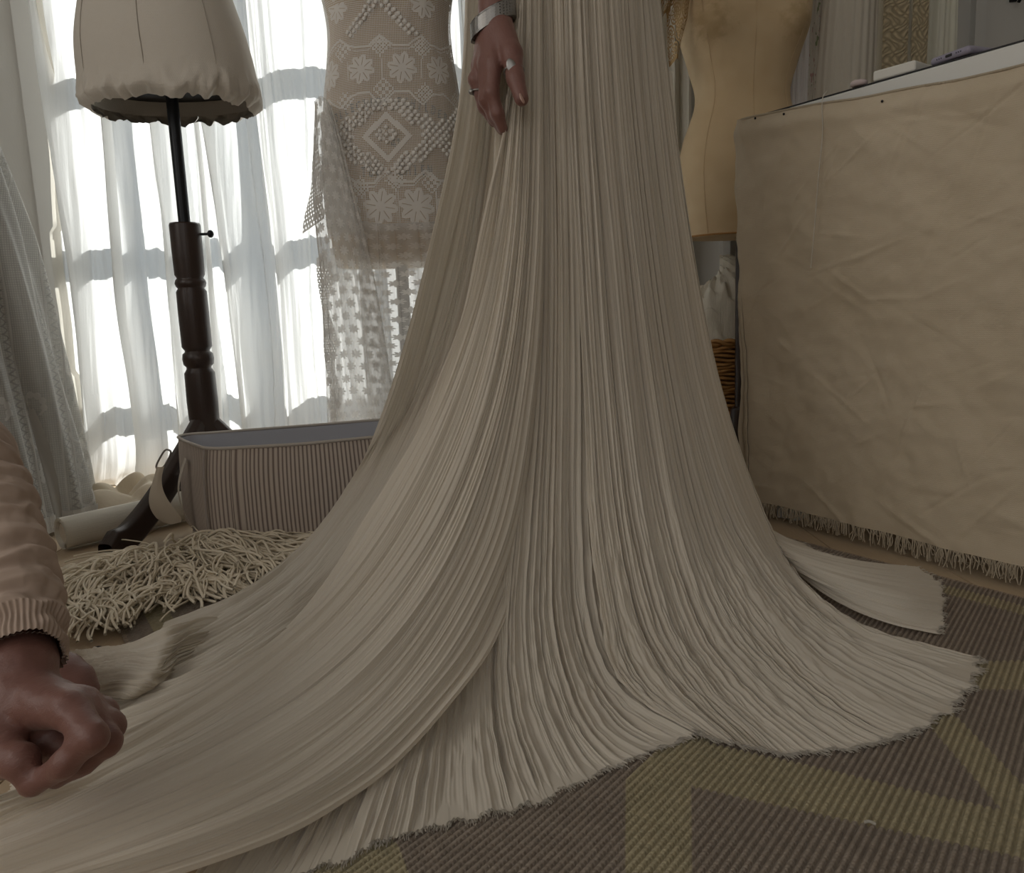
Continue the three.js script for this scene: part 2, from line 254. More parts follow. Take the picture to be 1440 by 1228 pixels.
// ---------------------------------------------------------------- pleated cloth
// guides: lines running down the cloth, side by side; pleats follow them
function pleated(guides, o) {
  const K = 48, G = guides.map((g) => resample(g, K)), nG = G.length, N = o.pleats, per = o.per || 7, nu = N * per + 1, nv = o.rows;
  seed = o.seed;
  const wid = Array.from({ length: N }, () => rr(0.45, 1.6)), amp = Array.from({ length: N }, () => rr(0.35, 1.25) * (rnd() < 0.12 ? 1.7 : 1)), sub = Array.from({ length: N }, () => 2 + Math.floor(rnd() * 3)), jag = Array.from({ length: N }, () => rr(-1, 1)), sum = [0];
  for (const w of wid) sum.push(sum[sum.length - 1] + w);
  const total = sum[N], at = (u, row) => { // cubic across guides, linear-cubic along
    const x = clamp(u, 0, 1) * (nG - 1), i = Math.min(nG - 2, Math.floor(x)), f = x - i, y = clamp(row, 0, 1) * (K - 1), j = Math.min(K - 2, Math.floor(y)), e = y - j;
    const g = (a, b) => G[clamp(a, 0, nG - 1)][clamp(b, 0, K - 1)], r = V(0, 0, 0);
    for (const k of ['x', 'y', 'z']) { const q = (b) => cr(g(i - 1, b)[k], g(i, b)[k], g(i + 1, b)[k], g(i + 2, b)[k], f); r[k] = cr(q(j - 1), q(j), q(j + 1), q(j + 2), e); }
    return r;
  };
  // base surface on a coarse grid
  const BU = nG * 12, base = [], nor = [], wd = [];
  for (let j = 0; j < nv; j++) { base.push(Array.from({ length: BU }, (_, i) => at(i / (BU - 1), j / (nv - 1)))); }
  for (let j = 0; j < nv; j++) { nor.push([]); wd.push([]); for (let i = 0; i < BU; i++) {
    const a = base[j][Math.min(BU - 1, i + 1)].clone().sub(base[j][Math.max(0, i - 1)]), b = base[Math.min(nv - 1, j + 1)][i].clone().sub(base[Math.max(0, j - 1)][i]);
    const w = a.length() * (BU - 1) / (Math.min(BU - 1, i + 1) - Math.max(0, i - 1)); wd[j].push(w); nor[j].push(b.cross(a).normalize().multiplyScalar(o.flip ? -1 : 1)); } }
  const pick = (A, j, u) => { const x = clamp(u, 0, 1) * (BU - 1), i = Math.min(BU - 2, Math.floor(x)), f = x - i; return typeof A[j][i] === 'number' ? lerp(A[j][i], A[j][i + 1], f) : A[j][i].clone().lerp(A[j][i + 1], f); };
  const S0 = o.seed * 3.1;
  const geo = gridGeo(nu, nv, (i, j) => {
    const v = j / (nv - 1), k = Math.min(N - 1, Math.floor(i / per)), t = (i - k * per) / per;
    let u = (sum[k] + wid[k] * t) / total;
    const crimp = o.crimp ? o.crimp * smooth(v, 0.55, 0.85) * (1 - 0.6 * smooth(v, 0.93, 1)) : 0;
    u += (0.0016 * nz(u * 60 + S0, v * 7) + (0.0035 + crimp * 0.004) * nz(u * 16 + S0, v * 4) + crimp * 0.0042 * nz(u * 22 + S0, v * 34)) * Math.min(1, v * 4);
    const w = pick(wd, j, u), pw = w * wid[k] / total, p = pick(base, j, u), n = pick(nor, j, u);
    let h = Math.min(1.15 * pw, o.max || 0.0045) * amp[k] * ((1 - Math.pow(Math.abs(2 * t - 1), 1.35)) * 0.75 + 0.36 * Math.abs(Math.sin(t * Math.PI * sub[k]))) * (0.75 + 0.5 * nz(k * 0.77, v * 6 + S0));
    h += (o.fold || 0.010) * nz(u * (o.freq || 13) + S0, v * 1.4, S0) * smooth(v, 0, 0.15) * Math.min(1, w * 2.6) + (o.fold || 0.010) * 0.35 * nz(u * 45 + S0, v * 2.2);
    if (crimp) { h += crimp * 0.004 * nz(u * 70 + S0, v * 46); u += 0; }
    p.addScaledVector(n, h);
    if (j >= nv - 2 && o.hem) { const q = pick(base, nv - 1, u).sub(pick(base, nv - 4, u)).normalize(); p.addScaledVector(q, (j === nv - 1 ? 1 : 0.4) * (0.0035 * jag[k] + 0.0018 * Math.sin(i * 2.4) + 0.006 * nz(u * 40, S0))); }
    if (p.y < (o.minY || 0.0085)) p.y = (o.minY || 0.0085) + 0.0006 * (1 - t);
    return p;
  }, (i, j) => { const v = j / (nv - 1); return [i / per * 0.006, v * 1.2]; });
  if (o.fray) { // loose thread ends along the raw hem
    const q = geo.attributes.position, at2 = (i, j) => new THREE.Vector3().fromBufferAttribute(q, j * nu + i), list = []; seed = o.seed + 900;
    for (let k = 0; k < o.fray; k++) { const i = Math.floor(rnd() * nu), a = at2(i, nv - 1), d = a.clone().sub(at2(i, nv - 4)).normalize(), l = rr(0.002, 0.006), b = a.clone().addScaledVector(d, l).add(V(rr(-0.003, 0.003), rr(0, 0.003), rr(-0.003, 0.003))); b.y = Math.max(0.008, b.y); a.addScaledVector(d, -0.003); list.push(tube([a, a.clone().lerp(b, 0.6).add(V(rr(-0.001, 0.001), 0.001, rr(-0.001, 0.001))), b], rr(0.0003, 0.0006), 3, 4)); }
    geo.userData.fray = merge(list);
  }
  return geo;
}
{
  const gown = thing('pleated_gown', 'ivory finely pleated silk gown whose long train spreads over the rug', 'gown');
  part('front_panel', pleated([
  [[.274,1.078,-1.42], [.294,.874,-1.42], [.321,.683,-1.42], [.35,.509,-1.42], [.38,.355,-1.41], [.416,.213,-1.39], [.447,.094,-1.33], [.436,.05,-1.117], [.48,.025,-1.011], [.539,.015,-.975], [.592,.008,-.94]],
  [[.243,1.053,-1.36], [.264,.801,-1.36], [.292,.569,-1.36], [.328,.326,-1.33], [.364,.139,-1.22], [.396,.056,-1.08], [.429,.03,-.962], [.485,.018,-.89], [.525,.008,-.85]],
  [[.212,1.032,-1.31], [.228,.79,-1.31], [.25,.566,-1.3], [.278,.334,-1.27], [.302,.14,-1.14], [.328,.058,-1], [.353,.03,-.886], [.392,.018,-.802], [.426,.008,-.776]],
  [[.181,1.016,-1.27], [.194,.781,-1.27], [.21,.563,-1.25], [.231,.342,-1.21], [.243,.159,-1.08], [.267,.053,-.97], [.294,.03,-.854], [.326,.018,-.777], [.355,.008,-.747]],
  [[.153,1.008,-1.25], [.16,.775,-1.24], [.173,.562,-1.22], [.184,.347,-1.17], [.191,.167,-1.06], [.209,.06,-.96], [.234,.03,-.833], [.263,.018,-.76], [.28,.006,-.736]],
  [[.127,1.005,-1.24], [.13,.771,-1.22], [.136,.561,-1.19], [.141,.352,-1.14], [.145,.174,-1.04], [.161,.064,-.955], [.185,.03,-.854], [.216,.018,-.782], [.234,.008,-.753]],
  [[.105,1.001,-1.23], [.106,.769,-1.21], [.108,.561,-1.18], [.109,.354,-1.13], [.105,.175,-1.04], [.112,.071,-.965], [.114,.04,-.905], [.139,.026,-.831], [.191,.014,-.775]],
  [[.104,1.006,-1.24], [.105,.772,-1.22], [.109,.562,-1.19], [.112,.353,-1.145], [.111,.171,-1.055], [.119,.065,-.98], [.13,.02,-.93], [.159,.012,-.847], [.203,.006,-.783]],
], { pleats: 58, per: 12, rows: 220, seed: 11, hem: true, fray: 700, crimp: 1, max: 0.0075, fold: 0.007 }), M.silk, gown);
  part('middle_panel', pleated([
  [[.145,1.013,-1.26], [.147,.776,-1.24], [.15,.562,-1.21], [.151,.349,-1.165], [.146,.164,-1.075], [.152,.051,-.985], [.174,.01,-.903], [.198,.008,-.819], [.215,.005,-.793]],
  [[.111,1.003,-1.235], [.11,.771,-1.218], [.11,.562,-1.188], [.106,.353,-1.142], [.095,.171,-1.058], [.095,.074,-.985], [.108,.03,-.907], [.138,.02,-.826], [.187,.008,-.781]],
  [[.09,1.002,-1.23], [.088,.77,-1.21], [.084,.562,-1.175], [.075,.356,-1.125], [.062,.176,-1.045], [.056,.073,-.965], [.07,.03,-.872], [.092,.018,-.779], [.125,.008,-.75]],
  [[.071,1.002,-1.23], [.067,.77,-1.205], [.061,.562,-1.17], [.047,.358,-1.115], [.026,.181,-1.03], [.016,.076,-.94], [.023,.03,-.841], [.04,.018,-.755], [.057,.008,-.704]],
  [[.054,1.001,-1.225], [.048,.769,-1.2], [.039,.563,-1.165], [.019,.36,-1.105], [-.009,.187,-1.015], [-.027,.082,-.93], [-.028,.03,-.828], [-.016,.018,-.726], [-.003,.008,-.666]],
  [[.043,1.001,-1.225], [.034,.77,-1.2], [.021,.563,-1.165], [-.004,.361,-1.105], [-.038,.19,-1.01], [-.063,.078,-.92], [-.072,.03,-.815], [-.07,.018,-.711], [-.066,.008,-.651]],
  [[.033,1.002,-1.225], [.023,.77,-1.2], [.006,.564,-1.17], [-.023,.361,-1.11], [-.067,.191,-1.01], [-.103,.072,-.915], [-.115,.03,-.773], [-.12,.018,-.691], [-.125,.008,-.627]],
  [[.024,1.004,-1.23], [.012,.773,-1.21], [-.005,.566,-1.18], [-.041,.361,-1.12], [-.096,.189,-1.02], [-.144,.062,-.92], [-.158,.03,-.735], [-.169,.018,-.661], [-.175,.008,-.596]],
  [[.015,1.009,-1.24], [.003,.776,-1.22], [-.016,.567,-1.19], [-.06,.361,-1.13], [-.128,.185,-1.04], [-.187,.05,-.93], [-.201,.03,-.701], [-.215,.018,-.624], [-.229,.008,-.567]],
  [[.007,1.013,-1.25], [-.006,.779,-1.23], [-.027,.568,-1.2], [-.076,.36,-1.145], [-.155,.18,-1.06], [-.226,.045,-.945], [-.247,.025,-.712], [-.275,.015,-.632], [-.291,.008,-.549]],
], { pleats: 56, per: 12, rows: 220, seed: 23, hem: true, fray: 700, crimp: 0.8, max: 0.0075, fold: 0.007 }), M.silk, gown);
  part('lifted_panel', pleated([
  [[.087,1.008,-1.245], [.081,.774,-1.225], [.073,.564,-1.192], [.057,.356,-1.135], [.025,.177,-1.045], [-.02,.083,-.925], [-.07,.059,-.8], [-.126,.033,-.715], [-.171,.03,-.655], [-.208,.037,-.605], [-.273,.051,-.545], [-.329,.067,-.5]],
  [[.066,.996,-1.215], [.058,.767,-1.192], [.046,.561,-1.15], [.02,.362,-1.088], [-.023,.193,-.995], [-.077,.107,-.895], [-.133,.068,-.78], [-.197,.048,-.69], [-.248,.053,-.62], [-.307,.063,-.56], [-.361,.069,-.52], [-.403,.075,-.49]],
  [[.052,.992,-1.205], [.044,.764,-1.18], [.029,.561,-1.135], [-.005,.365,-1.07], [-.064,.21,-.975], [-.126,.124,-.88], [-.193,.079,-.78], [-.261,.063,-.7], [-.314,.066,-.63], [-.368,.067,-.58], [-.405,.073,-.54], [-.437,.077,-.51]],
  [[.041,.934,-1.2], [.029,.764,-1.175], [.008,.562,-1.135], [-.035,.376,-1.07], [-.105,.22,-.98], [-.181,.128,-.9], [-.255,.083,-.81], [-.328,.064,-.73], [-.379,.064,-.66], [-.415,.064,-.61], [-.45,.064,-.58], [-.479,.069,-.55]],
  [[.028,.851,-1.18], [.016,.752,-1.165], [-.015,.573,-1.14], [-.071,.396,-1.085], [-.153,.236,-1], [-.237,.131,-.92], [-.321,.079,-.84], [-.393,.057,-.76], [-.435,.054,-.7], [-.432,.077,-.62], [-.468,.073,-.6], [-.513,.07,-.58]],
  [[.013,.781,-1.165], [.006,.73,-1.163], [-.018,.647,-1.155], [-.039,.569,-1.145], [-.064,.474,-1.125], [-.098,.393,-1.1], [-.129,.319,-1.075], [-.164,.262,-1.05], [-.205,.201,-1.02], [-.241,.146,-.985], [-.281,.1,-.945], [-.33,.065,-.89], [-.377,.048,-.83], [-.414,.048,-.77], [-.441,.055,-.71], [-.435,.076,-.63], [-.467,.08,-.6], [-.512,.076,-.58]],
  [[.012,.784,-1.178], [.006,.729,-1.175], [-.015,.646,-1.17], [-.034,.567,-1.162], [-.057,.474,-1.145], [-.089,.391,-1.12], [-.119,.314,-1.095], [-.154,.254,-1.07], [-.196,.189,-1.04], [-.232,.131,-1.005], [-.279,.081,-.965], [-.33,.042,-.91], [-.379,.026,-.85], [-.418,.026,-.79], [-.441,.039,-.72], [-.44,.064,-.64], [-.476,.065,-.61], [-.523,.06,-.59]],
], { pleats: 52, per: 12, rows: 220, seed: 37, max: 0.0034, fold: 0.011, freq: 11 }), M.silk, gown, 'smooth bright panel of the train held up by a hand');
  part('side_panel', pleated([
  [[-.044,1.063,-1.36], [-.059,.866,-1.35], [-.075,.778,-1.35], [-.1,.675,-1.34], [-.132,.559,-1.33], [-.171,.442,-1.34], [-.216,.332,-1.36], [-.262,.239,-1.39], [-.31,.155,-1.42], [-.362,.088,-1.42], [-.402,.05,-1.361], [-.457,.03,-1.196], [-.542,.015,-1.133]],
  [[-.029,1.071,-1.38], [-.045,.854,-1.39], [-.066,.742,-1.4], [-.105,.6,-1.41], [-.15,.452,-1.42], [-.2,.312,-1.41], [-.253,.201,-1.38], [-.307,.124,-1.33], [-.361,.06,-1.255], [-.423,.04,-1.1], [-.485,.03,-1.011], [-.531,.012,-1.009]],
  [[-.013,1.079,-1.4], [-.028,.83,-1.43], [-.055,.689,-1.45], [-.094,.527,-1.46], [-.145,.373,-1.44], [-.196,.263,-1.39], [-.248,.167,-1.3], [-.302,.1,-1.22], [-.35,.06,-1.092], [-.405,.04,-.993], [-.462,.03,-.925], [-.519,.012,-.909]],
  [[.004,1.07,-1.38], [-.006,.826,-1.42], [-.028,.688,-1.45], [-.065,.526,-1.45], [-.11,.374,-1.41], [-.163,.247,-1.32], [-.22,.155,-1.2], [-.281,.086,-1.12], [-.333,.06,-.999], [-.386,.05,-.897], [-.463,.03,-.87], [-.528,.015,-.845]],
  [[.019,1.043,-1.32], [.012,.811,-1.36], [-.006,.677,-1.38], [-.039,.522,-1.37], [-.081,.379,-1.32], [-.134,.248,-1.24], [-.2,.149,-1.14], [-.268,.074,-1.06], [-.307,.08,-.875], [-.369,.06,-.814], [-.446,.04,-.787], [-.542,.015,-.786]],
  [[.03,1.017,-1.26], [.027,.79,-1.28], [.011,.663,-1.29], [-.018,.518,-1.28], [-.059,.384,-1.24], [-.109,.251,-1.16], [-.174,.147,-1.07], [-.251,.061,-1], [-.296,.06,-.833], [-.354,.05,-.756], [-.432,.03,-.728], [-.523,.015,-.709]],
  [[.038,1.008,-1.24], [.039,.779,-1.24], [.027,.652,-1.22], [-.002,.515,-1.21], [-.041,.388,-1.18], [-.091,.245,-1.13], [-.162,.121,-1.05], [-.232,.043,-.95], [-.286,.04,-.798], [-.35,.03,-.723], [-.424,.02,-.685], [-.527,.01,-.653]],
], { pleats: 46, per: 12, rows: 200, seed: 41, hem: true, crimp: 0.5, fold: 0.014 }), M.silk, gown);
  part('back_train', pleated([
  [[.292,.877,-1.43], [.325,.637,-1.44], [.372,.353,-1.44], [.434,.125,-1.42], [.453,.045,-1.239], [.484,.02,-1.114], [.526,.015,-1.036], [.581,.008,-1.01]],
  [[.311,.896,-1.5], [.342,.649,-1.54], [.396,.345,-1.55], [.466,.096,-1.54], [.444,.06,-1.213], [.509,.045,-1.123], [.568,.035,-1.089], [.638,.014,-1.108]],
  [[.315,.911,-1.55], [.343,.654,-1.58], [.401,.341,-1.6], [.477,.098,-1.6], [.447,.065,-1.255], [.533,.045,-1.204], [.605,.03,-1.208], [.686,.012,-1.233]],
  [[.311,.925,-1.6], [.34,.659,-1.62], [.406,.337,-1.65], [.481,.088,-1.64], [.477,.05,-1.379], [.512,.035,-1.331], [.554,.02,-1.339], [.588,.01,-1.342]],
  [[.297,.949,-1.68], [.334,.674,-1.74], [.402,.327,-1.8], [.477,.088,-1.8], [.505,.008,-1.641], [.487,.03,-1.446], [.512,.02,-1.438], [.537,.01,-1.44]],
  [[.237,.963,-1.72], [.267,.684,-1.8], [.316,.324,-1.88], [.384,.111,-1.88], [.422,.008,-1.747], [.41,.03,-1.545], [.431,.02,-1.54], [.453,.01,-1.54]],
], { pleats: 28, per: 12, rows: 150, seed: 53, hem: true, fray: 260, fold: 0.009, flip: false }), M.silk, gown);
  for (const m of [...gown.children]) if (m.geometry.userData.fray) part('frayed_threads', m.geometry.userData.fray, M.silk, gown).userData.kind = 'stuff';
  const UR = [[0.02, 0.15, -1.45, 0.26, 0.20], [0.15, 0.16, -1.45, 0.24, 0.18], [0.5, 0.165, -1.44, 0.15, 0.13], [0.8, 0.165, -1.44, 0.115, 0.11], [1.02, 0.16, -1.44, 0.11, 0.10]];  // unseen inner skirt, placed to block light from behind the front panels
  part('underskirt', gridGeo(121, 50, (i, j) => { const y = lerp(1.02, 0.02, j / 49), [cx, cz, rx, rz] = ringAt(UR, y), a = i / 120 * 2 * Math.PI, f = 1 + 0.03 * Math.sin(a * 13) * (1.02 - y); return V(cx + rx * f * Math.sin(a), y, cz + rz * f * Math.cos(a)); }), std({ color: rgb(0.70, 0.62, 0.52), side: both }), gown, 'unseen opaque underskirt that darkens the front panels');
  part('train_corner', pleated([
  [[-.439,.03,-1.143], [-.473,.04,-1.094], [-.484,.06,-1.016], [-.539,.035,-1.021], [-.6,.025,-1.03], [-.649,.012,-1.054]],
  [[-.439,.03,-1.055], [-.449,.05,-.986], [-.445,.065,-.904], [-.51,.045,-.948], [-.557,.035,-.953], [-.608,.018,-.982]],
  [[-.437,.03,-.974], [-.441,.045,-.912], [-.436,.06,-.85], [-.481,.05,-.874], [-.532,.035,-.896], [-.576,.02,-.926]],
  [[-.44,.025,-.914], [-.444,.035,-.877], [-.456,.045,-.841], [-.482,.045,-.843], [-.521,.03,-.866], [-.561,.015,-.889]],
], { pleats: 18, per: 12, rows: 90, seed: 61, hem: true, fold: 0.012, crimp: 1 }), M.silk, gown);
}
// ---------------------------------------------------------------- loft of elliptical sections: rings [y, cx, cz, rx, rz]
// th = 0 faces +z (towards the camera); positive th turns to +x
function formPoint(rings, th, y, off = 0, shape) {
  const [cx, cz, rx, rz] = ringAt(rings, y); let e = shape ? shape(th, y) : 0;
  const s = Math.sin(th), c = Math.cos(th), p = 0.88;
  return V(cx + Math.sign(s) * Math.pow(Math.abs(s), p) * (rx + off + e * Math.abs(s) * 0.3), y, cz + Math.sign(c) * Math.pow(Math.abs(c), p) * (rz + off + e));
}
function loftForm(rings, y0, y1, nu, nv, off = 0, o = {}) {
  const a0 = o.a0 ?? -Math.PI, a1 = o.a1 ?? Math.PI, full = a1 - a0 > 6.28, P = [], U = [];
  for (let j = 0; j < nv; j++) {
    const y = lerp(y0, y1, j / (nv - 1)), row = [], arc = new Float64Array(nu + 1), m = Math.round(nu / 2);
    for (let i = 0; i <= nu; i++) { const th = lerp(a0, a1, i / nu), q = formPoint(rings, th, y, off, o.shape); if (o.push) o.push(q, th, y, j / (nv - 1)); row.push(q); }
    for (let i = m + 1; i <= nu; i++) arc[i] = arc[i - 1] + row[i].distanceTo(row[i - 1]);
    for (let i = m - 1; i >= 0; i--) arc[i] = arc[i + 1] - row[i].distanceTo(row[i + 1]);
    P.push(row); U.push(arc);
  }
  return gridGeo(nu + 1, nv, (i, j) => P[nv - 1 - j][i], (i, j) => [U[nv - 1 - j][i] * (o.su || 1) + (o.ou || 0), (P[nv - 1 - j][i].y - (o.oy || 0)) * (o.sv || 1)]);
}
function disc(rings, y, off, nu, up) {
  const pos = [], idx = [], [cx, cz] = ringAt(rings, y); pos.push(cx, y, cz);
  for (let i = 0; i < nu; i++) { const p = formPoint(rings, i / nu * 2 * Math.PI, y, off); pos.push(p.x, p.y, p.z); idx.push(0, 1 + (up ? i : (i + 1) % nu), 1 + (up ? (i + 1) % nu : i)); }
  const g = new THREE.BufferGeometry(); g.setAttribute('position', new THREE.Float32BufferAttribute(pos, 3)); g.setAttribute('uv', new THREE.Float32BufferAttribute(pos.length / 3 * 2 ? new Array(pos.length / 3 * 2).fill(0).map((_, i) => i % 2 ? pos[(i >> 1) * 3 + 2] : pos[(i >> 1) * 3]) : [], 2)); g.setIndex(idx); g.computeVertexNormals(); return g;
}
function sweep(path, radius, nu, nv, squash = 1) { // tube with radius(v, angle) about a smooth path
  const c = new THREE.CatmullRomCurve3(path, false, 'centripetal'), fr = c.computeFrenetFrames(nv - 1);
  let len = 0, last = null;
  const pts = Array.from({ length: nv }, (_, j) => c.getPointAt(j / (nv - 1))), L = pts.map((p) => { if (last) len += p.distanceTo(last); last = p; return len; });
  return gridGeo(nu + 1, nv, (i, j) => { const a = i / nu * 2 * Math.PI, r = radius(j / (nv - 1), a); return pts[j].clone().addScaledVector(fr.normals[j], Math.cos(a) * r).addScaledVector(fr.binormals[j], Math.sin(a) * r * squash); }, (i, j) => [i / nu * 0.24, L[j]]);
}

// ---------------------------------------------------------------- sheer curtains
function curtain(name, label, x0, x1, zb, folds, s0, o = {}) {
  const t = thing(name, label, 'curtain', 'sheer curtains over the french window'), nu = o.nu || 260, nv = 120, top = 2.32;
  seed = s0; const ph = rr(0, 6), wob = Array.from({ length: 40 }, () => rr(0.5, 1.5));
  const f = (u, y) => {
    const q = u * folds + 0.35 * nz(u * 3 + s0, y * 0.9) + ph, k = Math.floor(q) % 40, a = wob[(k + 40) % 40], lean = (o.lean || 0) * (y - 1);
    const w = 0.5 - 0.5 * Math.cos(2 * Math.PI * (q % 1)), sharp = Math.pow(w, 1.5);
    let z = zb + (o.amp || 0.05) * a * (sharp - 0.5) + 0.016 * nz(u * 22 + s0, y * 2.2) + 0.006 * nz(u * 60, y * 5 + s0);
    let x = lerp(x0, x1, u) + lean + 0.018 * Math.sin(2 * Math.PI * q) * a + 0.012 * nz(u * 8, y * 1.7, s0);
    let yy = y;
    if (o.puddle && y < 0.16) { const k2 = 1 - y / 0.16; z += o.puddle * k2 * k2 * (0.7 + 0.5 * nz(u * 7, s0)); yy = Math.max(0.012, y * (1 - 0.3 * k2) + 0.02 * k2 * (0.6 + nz(u * 18, y * 30, s0))); x += 0.02 * k2 * nz(u * 10, 3.3); }
    return V(x, yy, z);
  };
  part('cloth', gridGeo(nu, nv, (i, j) => f(i / (nu - 1), lerp(top, 0.014, Math.pow(j / (nv - 1), 0.9))), (i, j) => [i / (nu - 1) * (x1 - x0) * 2, j / (nv - 1) * 2.3]), M.sheer, t);
  if (o.hem) part('side_hem', gridGeo(8, nv, (i, j) => { const y = lerp(top, 0.03, j / (nv - 1)), p = f(0.0, y); p.x += -0.012 + i / 7 * 0.032 + 0.006 * nz(y * 5, s0); p.z += 0.008 + 0.004 * nz(y * 9, i * 0.3); return p; }, (i, j) => [i * 0.005, j / (nv - 1) * 2]), M.sheerHem, t, 'beige folded side hem');
  return t;
}
curtain('sheer_curtain', 'sheer white curtain with a beige side hem, leftmost at the window', -1.245, -0.80, -2.215, 3.4, 5, { hem: true, puddle: 0.10, amp: 0.075, lean: 0.02 });
curtain('sheer_curtain', 'sheer white curtain hanging behind the linen dress form and its post', -0.86, -0.42, -2.235, 2.8, 17, { amp: 0.08, puddle: 0.05 });
curtain('sheer_curtain', 'sheer white curtain hanging behind the crochet gown', -0.47, -0.07, -2.255, 2.5, 29, { amp: 0.06, nu: 200 });
curtain('sheer_curtain', 'narrow pale curtain between the crochet gown and the pleated gown', -0.085, 0.05, -2.20, 2, 33, { amp: 0.045, nu: 100 });

tag(part('hanging_drape', gridGeo(90, 40, (i, j) => { const u = i / 89, v = j / 39; return V(0.455 + 0.10 * u + 0.004 * nz(u * 5, v * 3), lerp(2.3, 0.02, v), -2.375 + 0.016 * Math.sin(u * 15 + 0.6 * nz(v * 2, u * 3)) + 0.006 * nz(u * 14, v * 4)); }), M.cream, scene), 'narrow cream drape hanging on the wall left of the bare dress form', 'drape');

// ---------------------------------------------------------------- linen dress form on a turned post (left)
{
  const t = thing('dress_form', 'linen-covered dress form on a black rod and dark turned wooden post', 'dress form');
  const FX = -0.741, FZ = -1.86, R = [[0.927, -0.741, FZ, 0.179, 0.133], [1.002, -0.741, FZ, 0.187, 0.138], [1.097, -0.747, FZ, 0.179, 0.133], [1.193, -0.750, FZ, 0.156, 0.117], [1.299, -0.753, FZ, 0.133, 0.101], [1.416, -0.753, FZ, 0.159, 0.128], [1.544, -0.753, FZ, 0.165, 0.106], [1.618, -0.753, FZ, 0.074, 0.064], [1.671, -0.753, FZ, 0.058, 0.058]];
  part('torso', loftForm(R, 0.975, 1.67, 96, 60, 0), M.linenForm, t);
  part('base_board', disc(R, 1.007, -0.006, 64, false), M.black, t, 'dark board closing the underside');
  // loose cover: gathered hem hanging past the body with ragged edge
  part('cover', loftForm(R, 0.954, 1.64, 220, 90, 0.004, { push: (q, th, y, v) => {
    const low = 1 - smooth(y, 0.96, 1.035), r = Math.hypot(q.x - FX, q.z - FZ), puff = low * (0.008 + 0.012 * nz(th * 5, y * 20) + 0.008 * nz(th * 13, y * 30)) - 0.02 * Math.pow(1 - smooth(y, 0.954, 0.975), 2);
    q.x += (q.x - FX) / r * puff; q.z += (q.z - FZ) / r * puff; q.y += low * (0.014 * nz(th * 4.2, 7) + 0.009 * nz(th * 12, 3)); } }), M.linenForm, t);
  const seam = (th) => tube(Array.from({ length: 14 }, (_, k) => formPoint(R, th, 1.0 + k * 0.042, 0.005)), 0.0009, 40, 5);
  part('seam', seam(0.02), M.linenForm, t); part('seam', seam(-0.75), M.linenForm, t); part('seam', seam(0.8), M.linenForm, t);
  part('rod', new THREE.CylinderGeometry(0.0133, 0.0133, 0.38, 20).translate(FX, 0.84, FZ), M.blackMetal, t);
  const prof = [[0.0000, 0.1830], [0.0298, 0.1830], [0.0319, 0.2255], [0.0282, 0.2330], [0.0345, 0.2468], [0.0356, 0.2893], [0.0345, 0.3584], [0.0282, 0.3690], [0.0282, 0.3733], [0.0340, 0.3796], [0.0356, 0.3924], [0.0340, 0.4041], [0.0282, 0.4094], [0.0282, 0.4126], [0.0340, 0.4211], [0.0345, 0.5019], [0.0340, 0.5497], [0.0292, 0.5572], [0.0330, 0.5614], [0.0351, 0.5689], [0.0330, 0.5763], [0.0292, 0.5806], [0.0335, 0.5891], [0.0345, 0.6507], [0.0345, 0.7017], [0.0330, 0.7060], [0.0000, 0.7060]];
  part('post', new THREE.LatheGeometry(prof.map((p) => new THREE.Vector2(...p)), 48).translate(FX, 0, FZ), M.darkWood, t);
  part('thumb_screw', merge([new THREE.CylinderGeometry(0.0032, 0.0032, 0.024, 10).rotateZ(Math.PI / 2).translate(FX + 0.045, 0.68, FZ), new THREE.SphereGeometry(0.009, 18, 12).scale(0.8, 1, 1).translate(FX + 0.058, 0.68, FZ)]), M.blackMetal, t);
  for (const [dx, dz, len] of [[-0.28, 0.96, 0.345], [0.97, -0.24, 0.27], [-0.69, -0.72, 0.23]]) { // three curved legs
    const N = 28, L = [];
    for (let k = 0; k < N; k++) { const s = k / (N - 1), r = 0.02 + (len - 0.02) * s, h = (0.052 - 0.014 * s) * (s > 0.93 ? 1 - 5 * (s - 0.93) : 1); L.push([r, Math.max(h * 0.75 + 0.001, 0.225 - 0.24 * s - 0.05 * s * (1 - s) + 0.035 * Math.pow(s, 5)), h, 0.018]); }
    part('leg', gridGeo(13, N, (i, j) => { const [r, y, h, w] = L[j], q = i / 12 * 2 * Math.PI, ex = Math.sign(Math.cos(q)) * Math.pow(Math.abs(Math.cos(q)), 0.5) * h, ey = Math.sign(Math.sin(q)) * Math.pow(Math.abs(Math.sin(q)), 0.5) * w; return V(FX + dx * r - dz * ey, Math.max(0.001, y + ex * 0.75), FZ + dz * r + dx * ey); }), M.darkWood, t);
  }
}

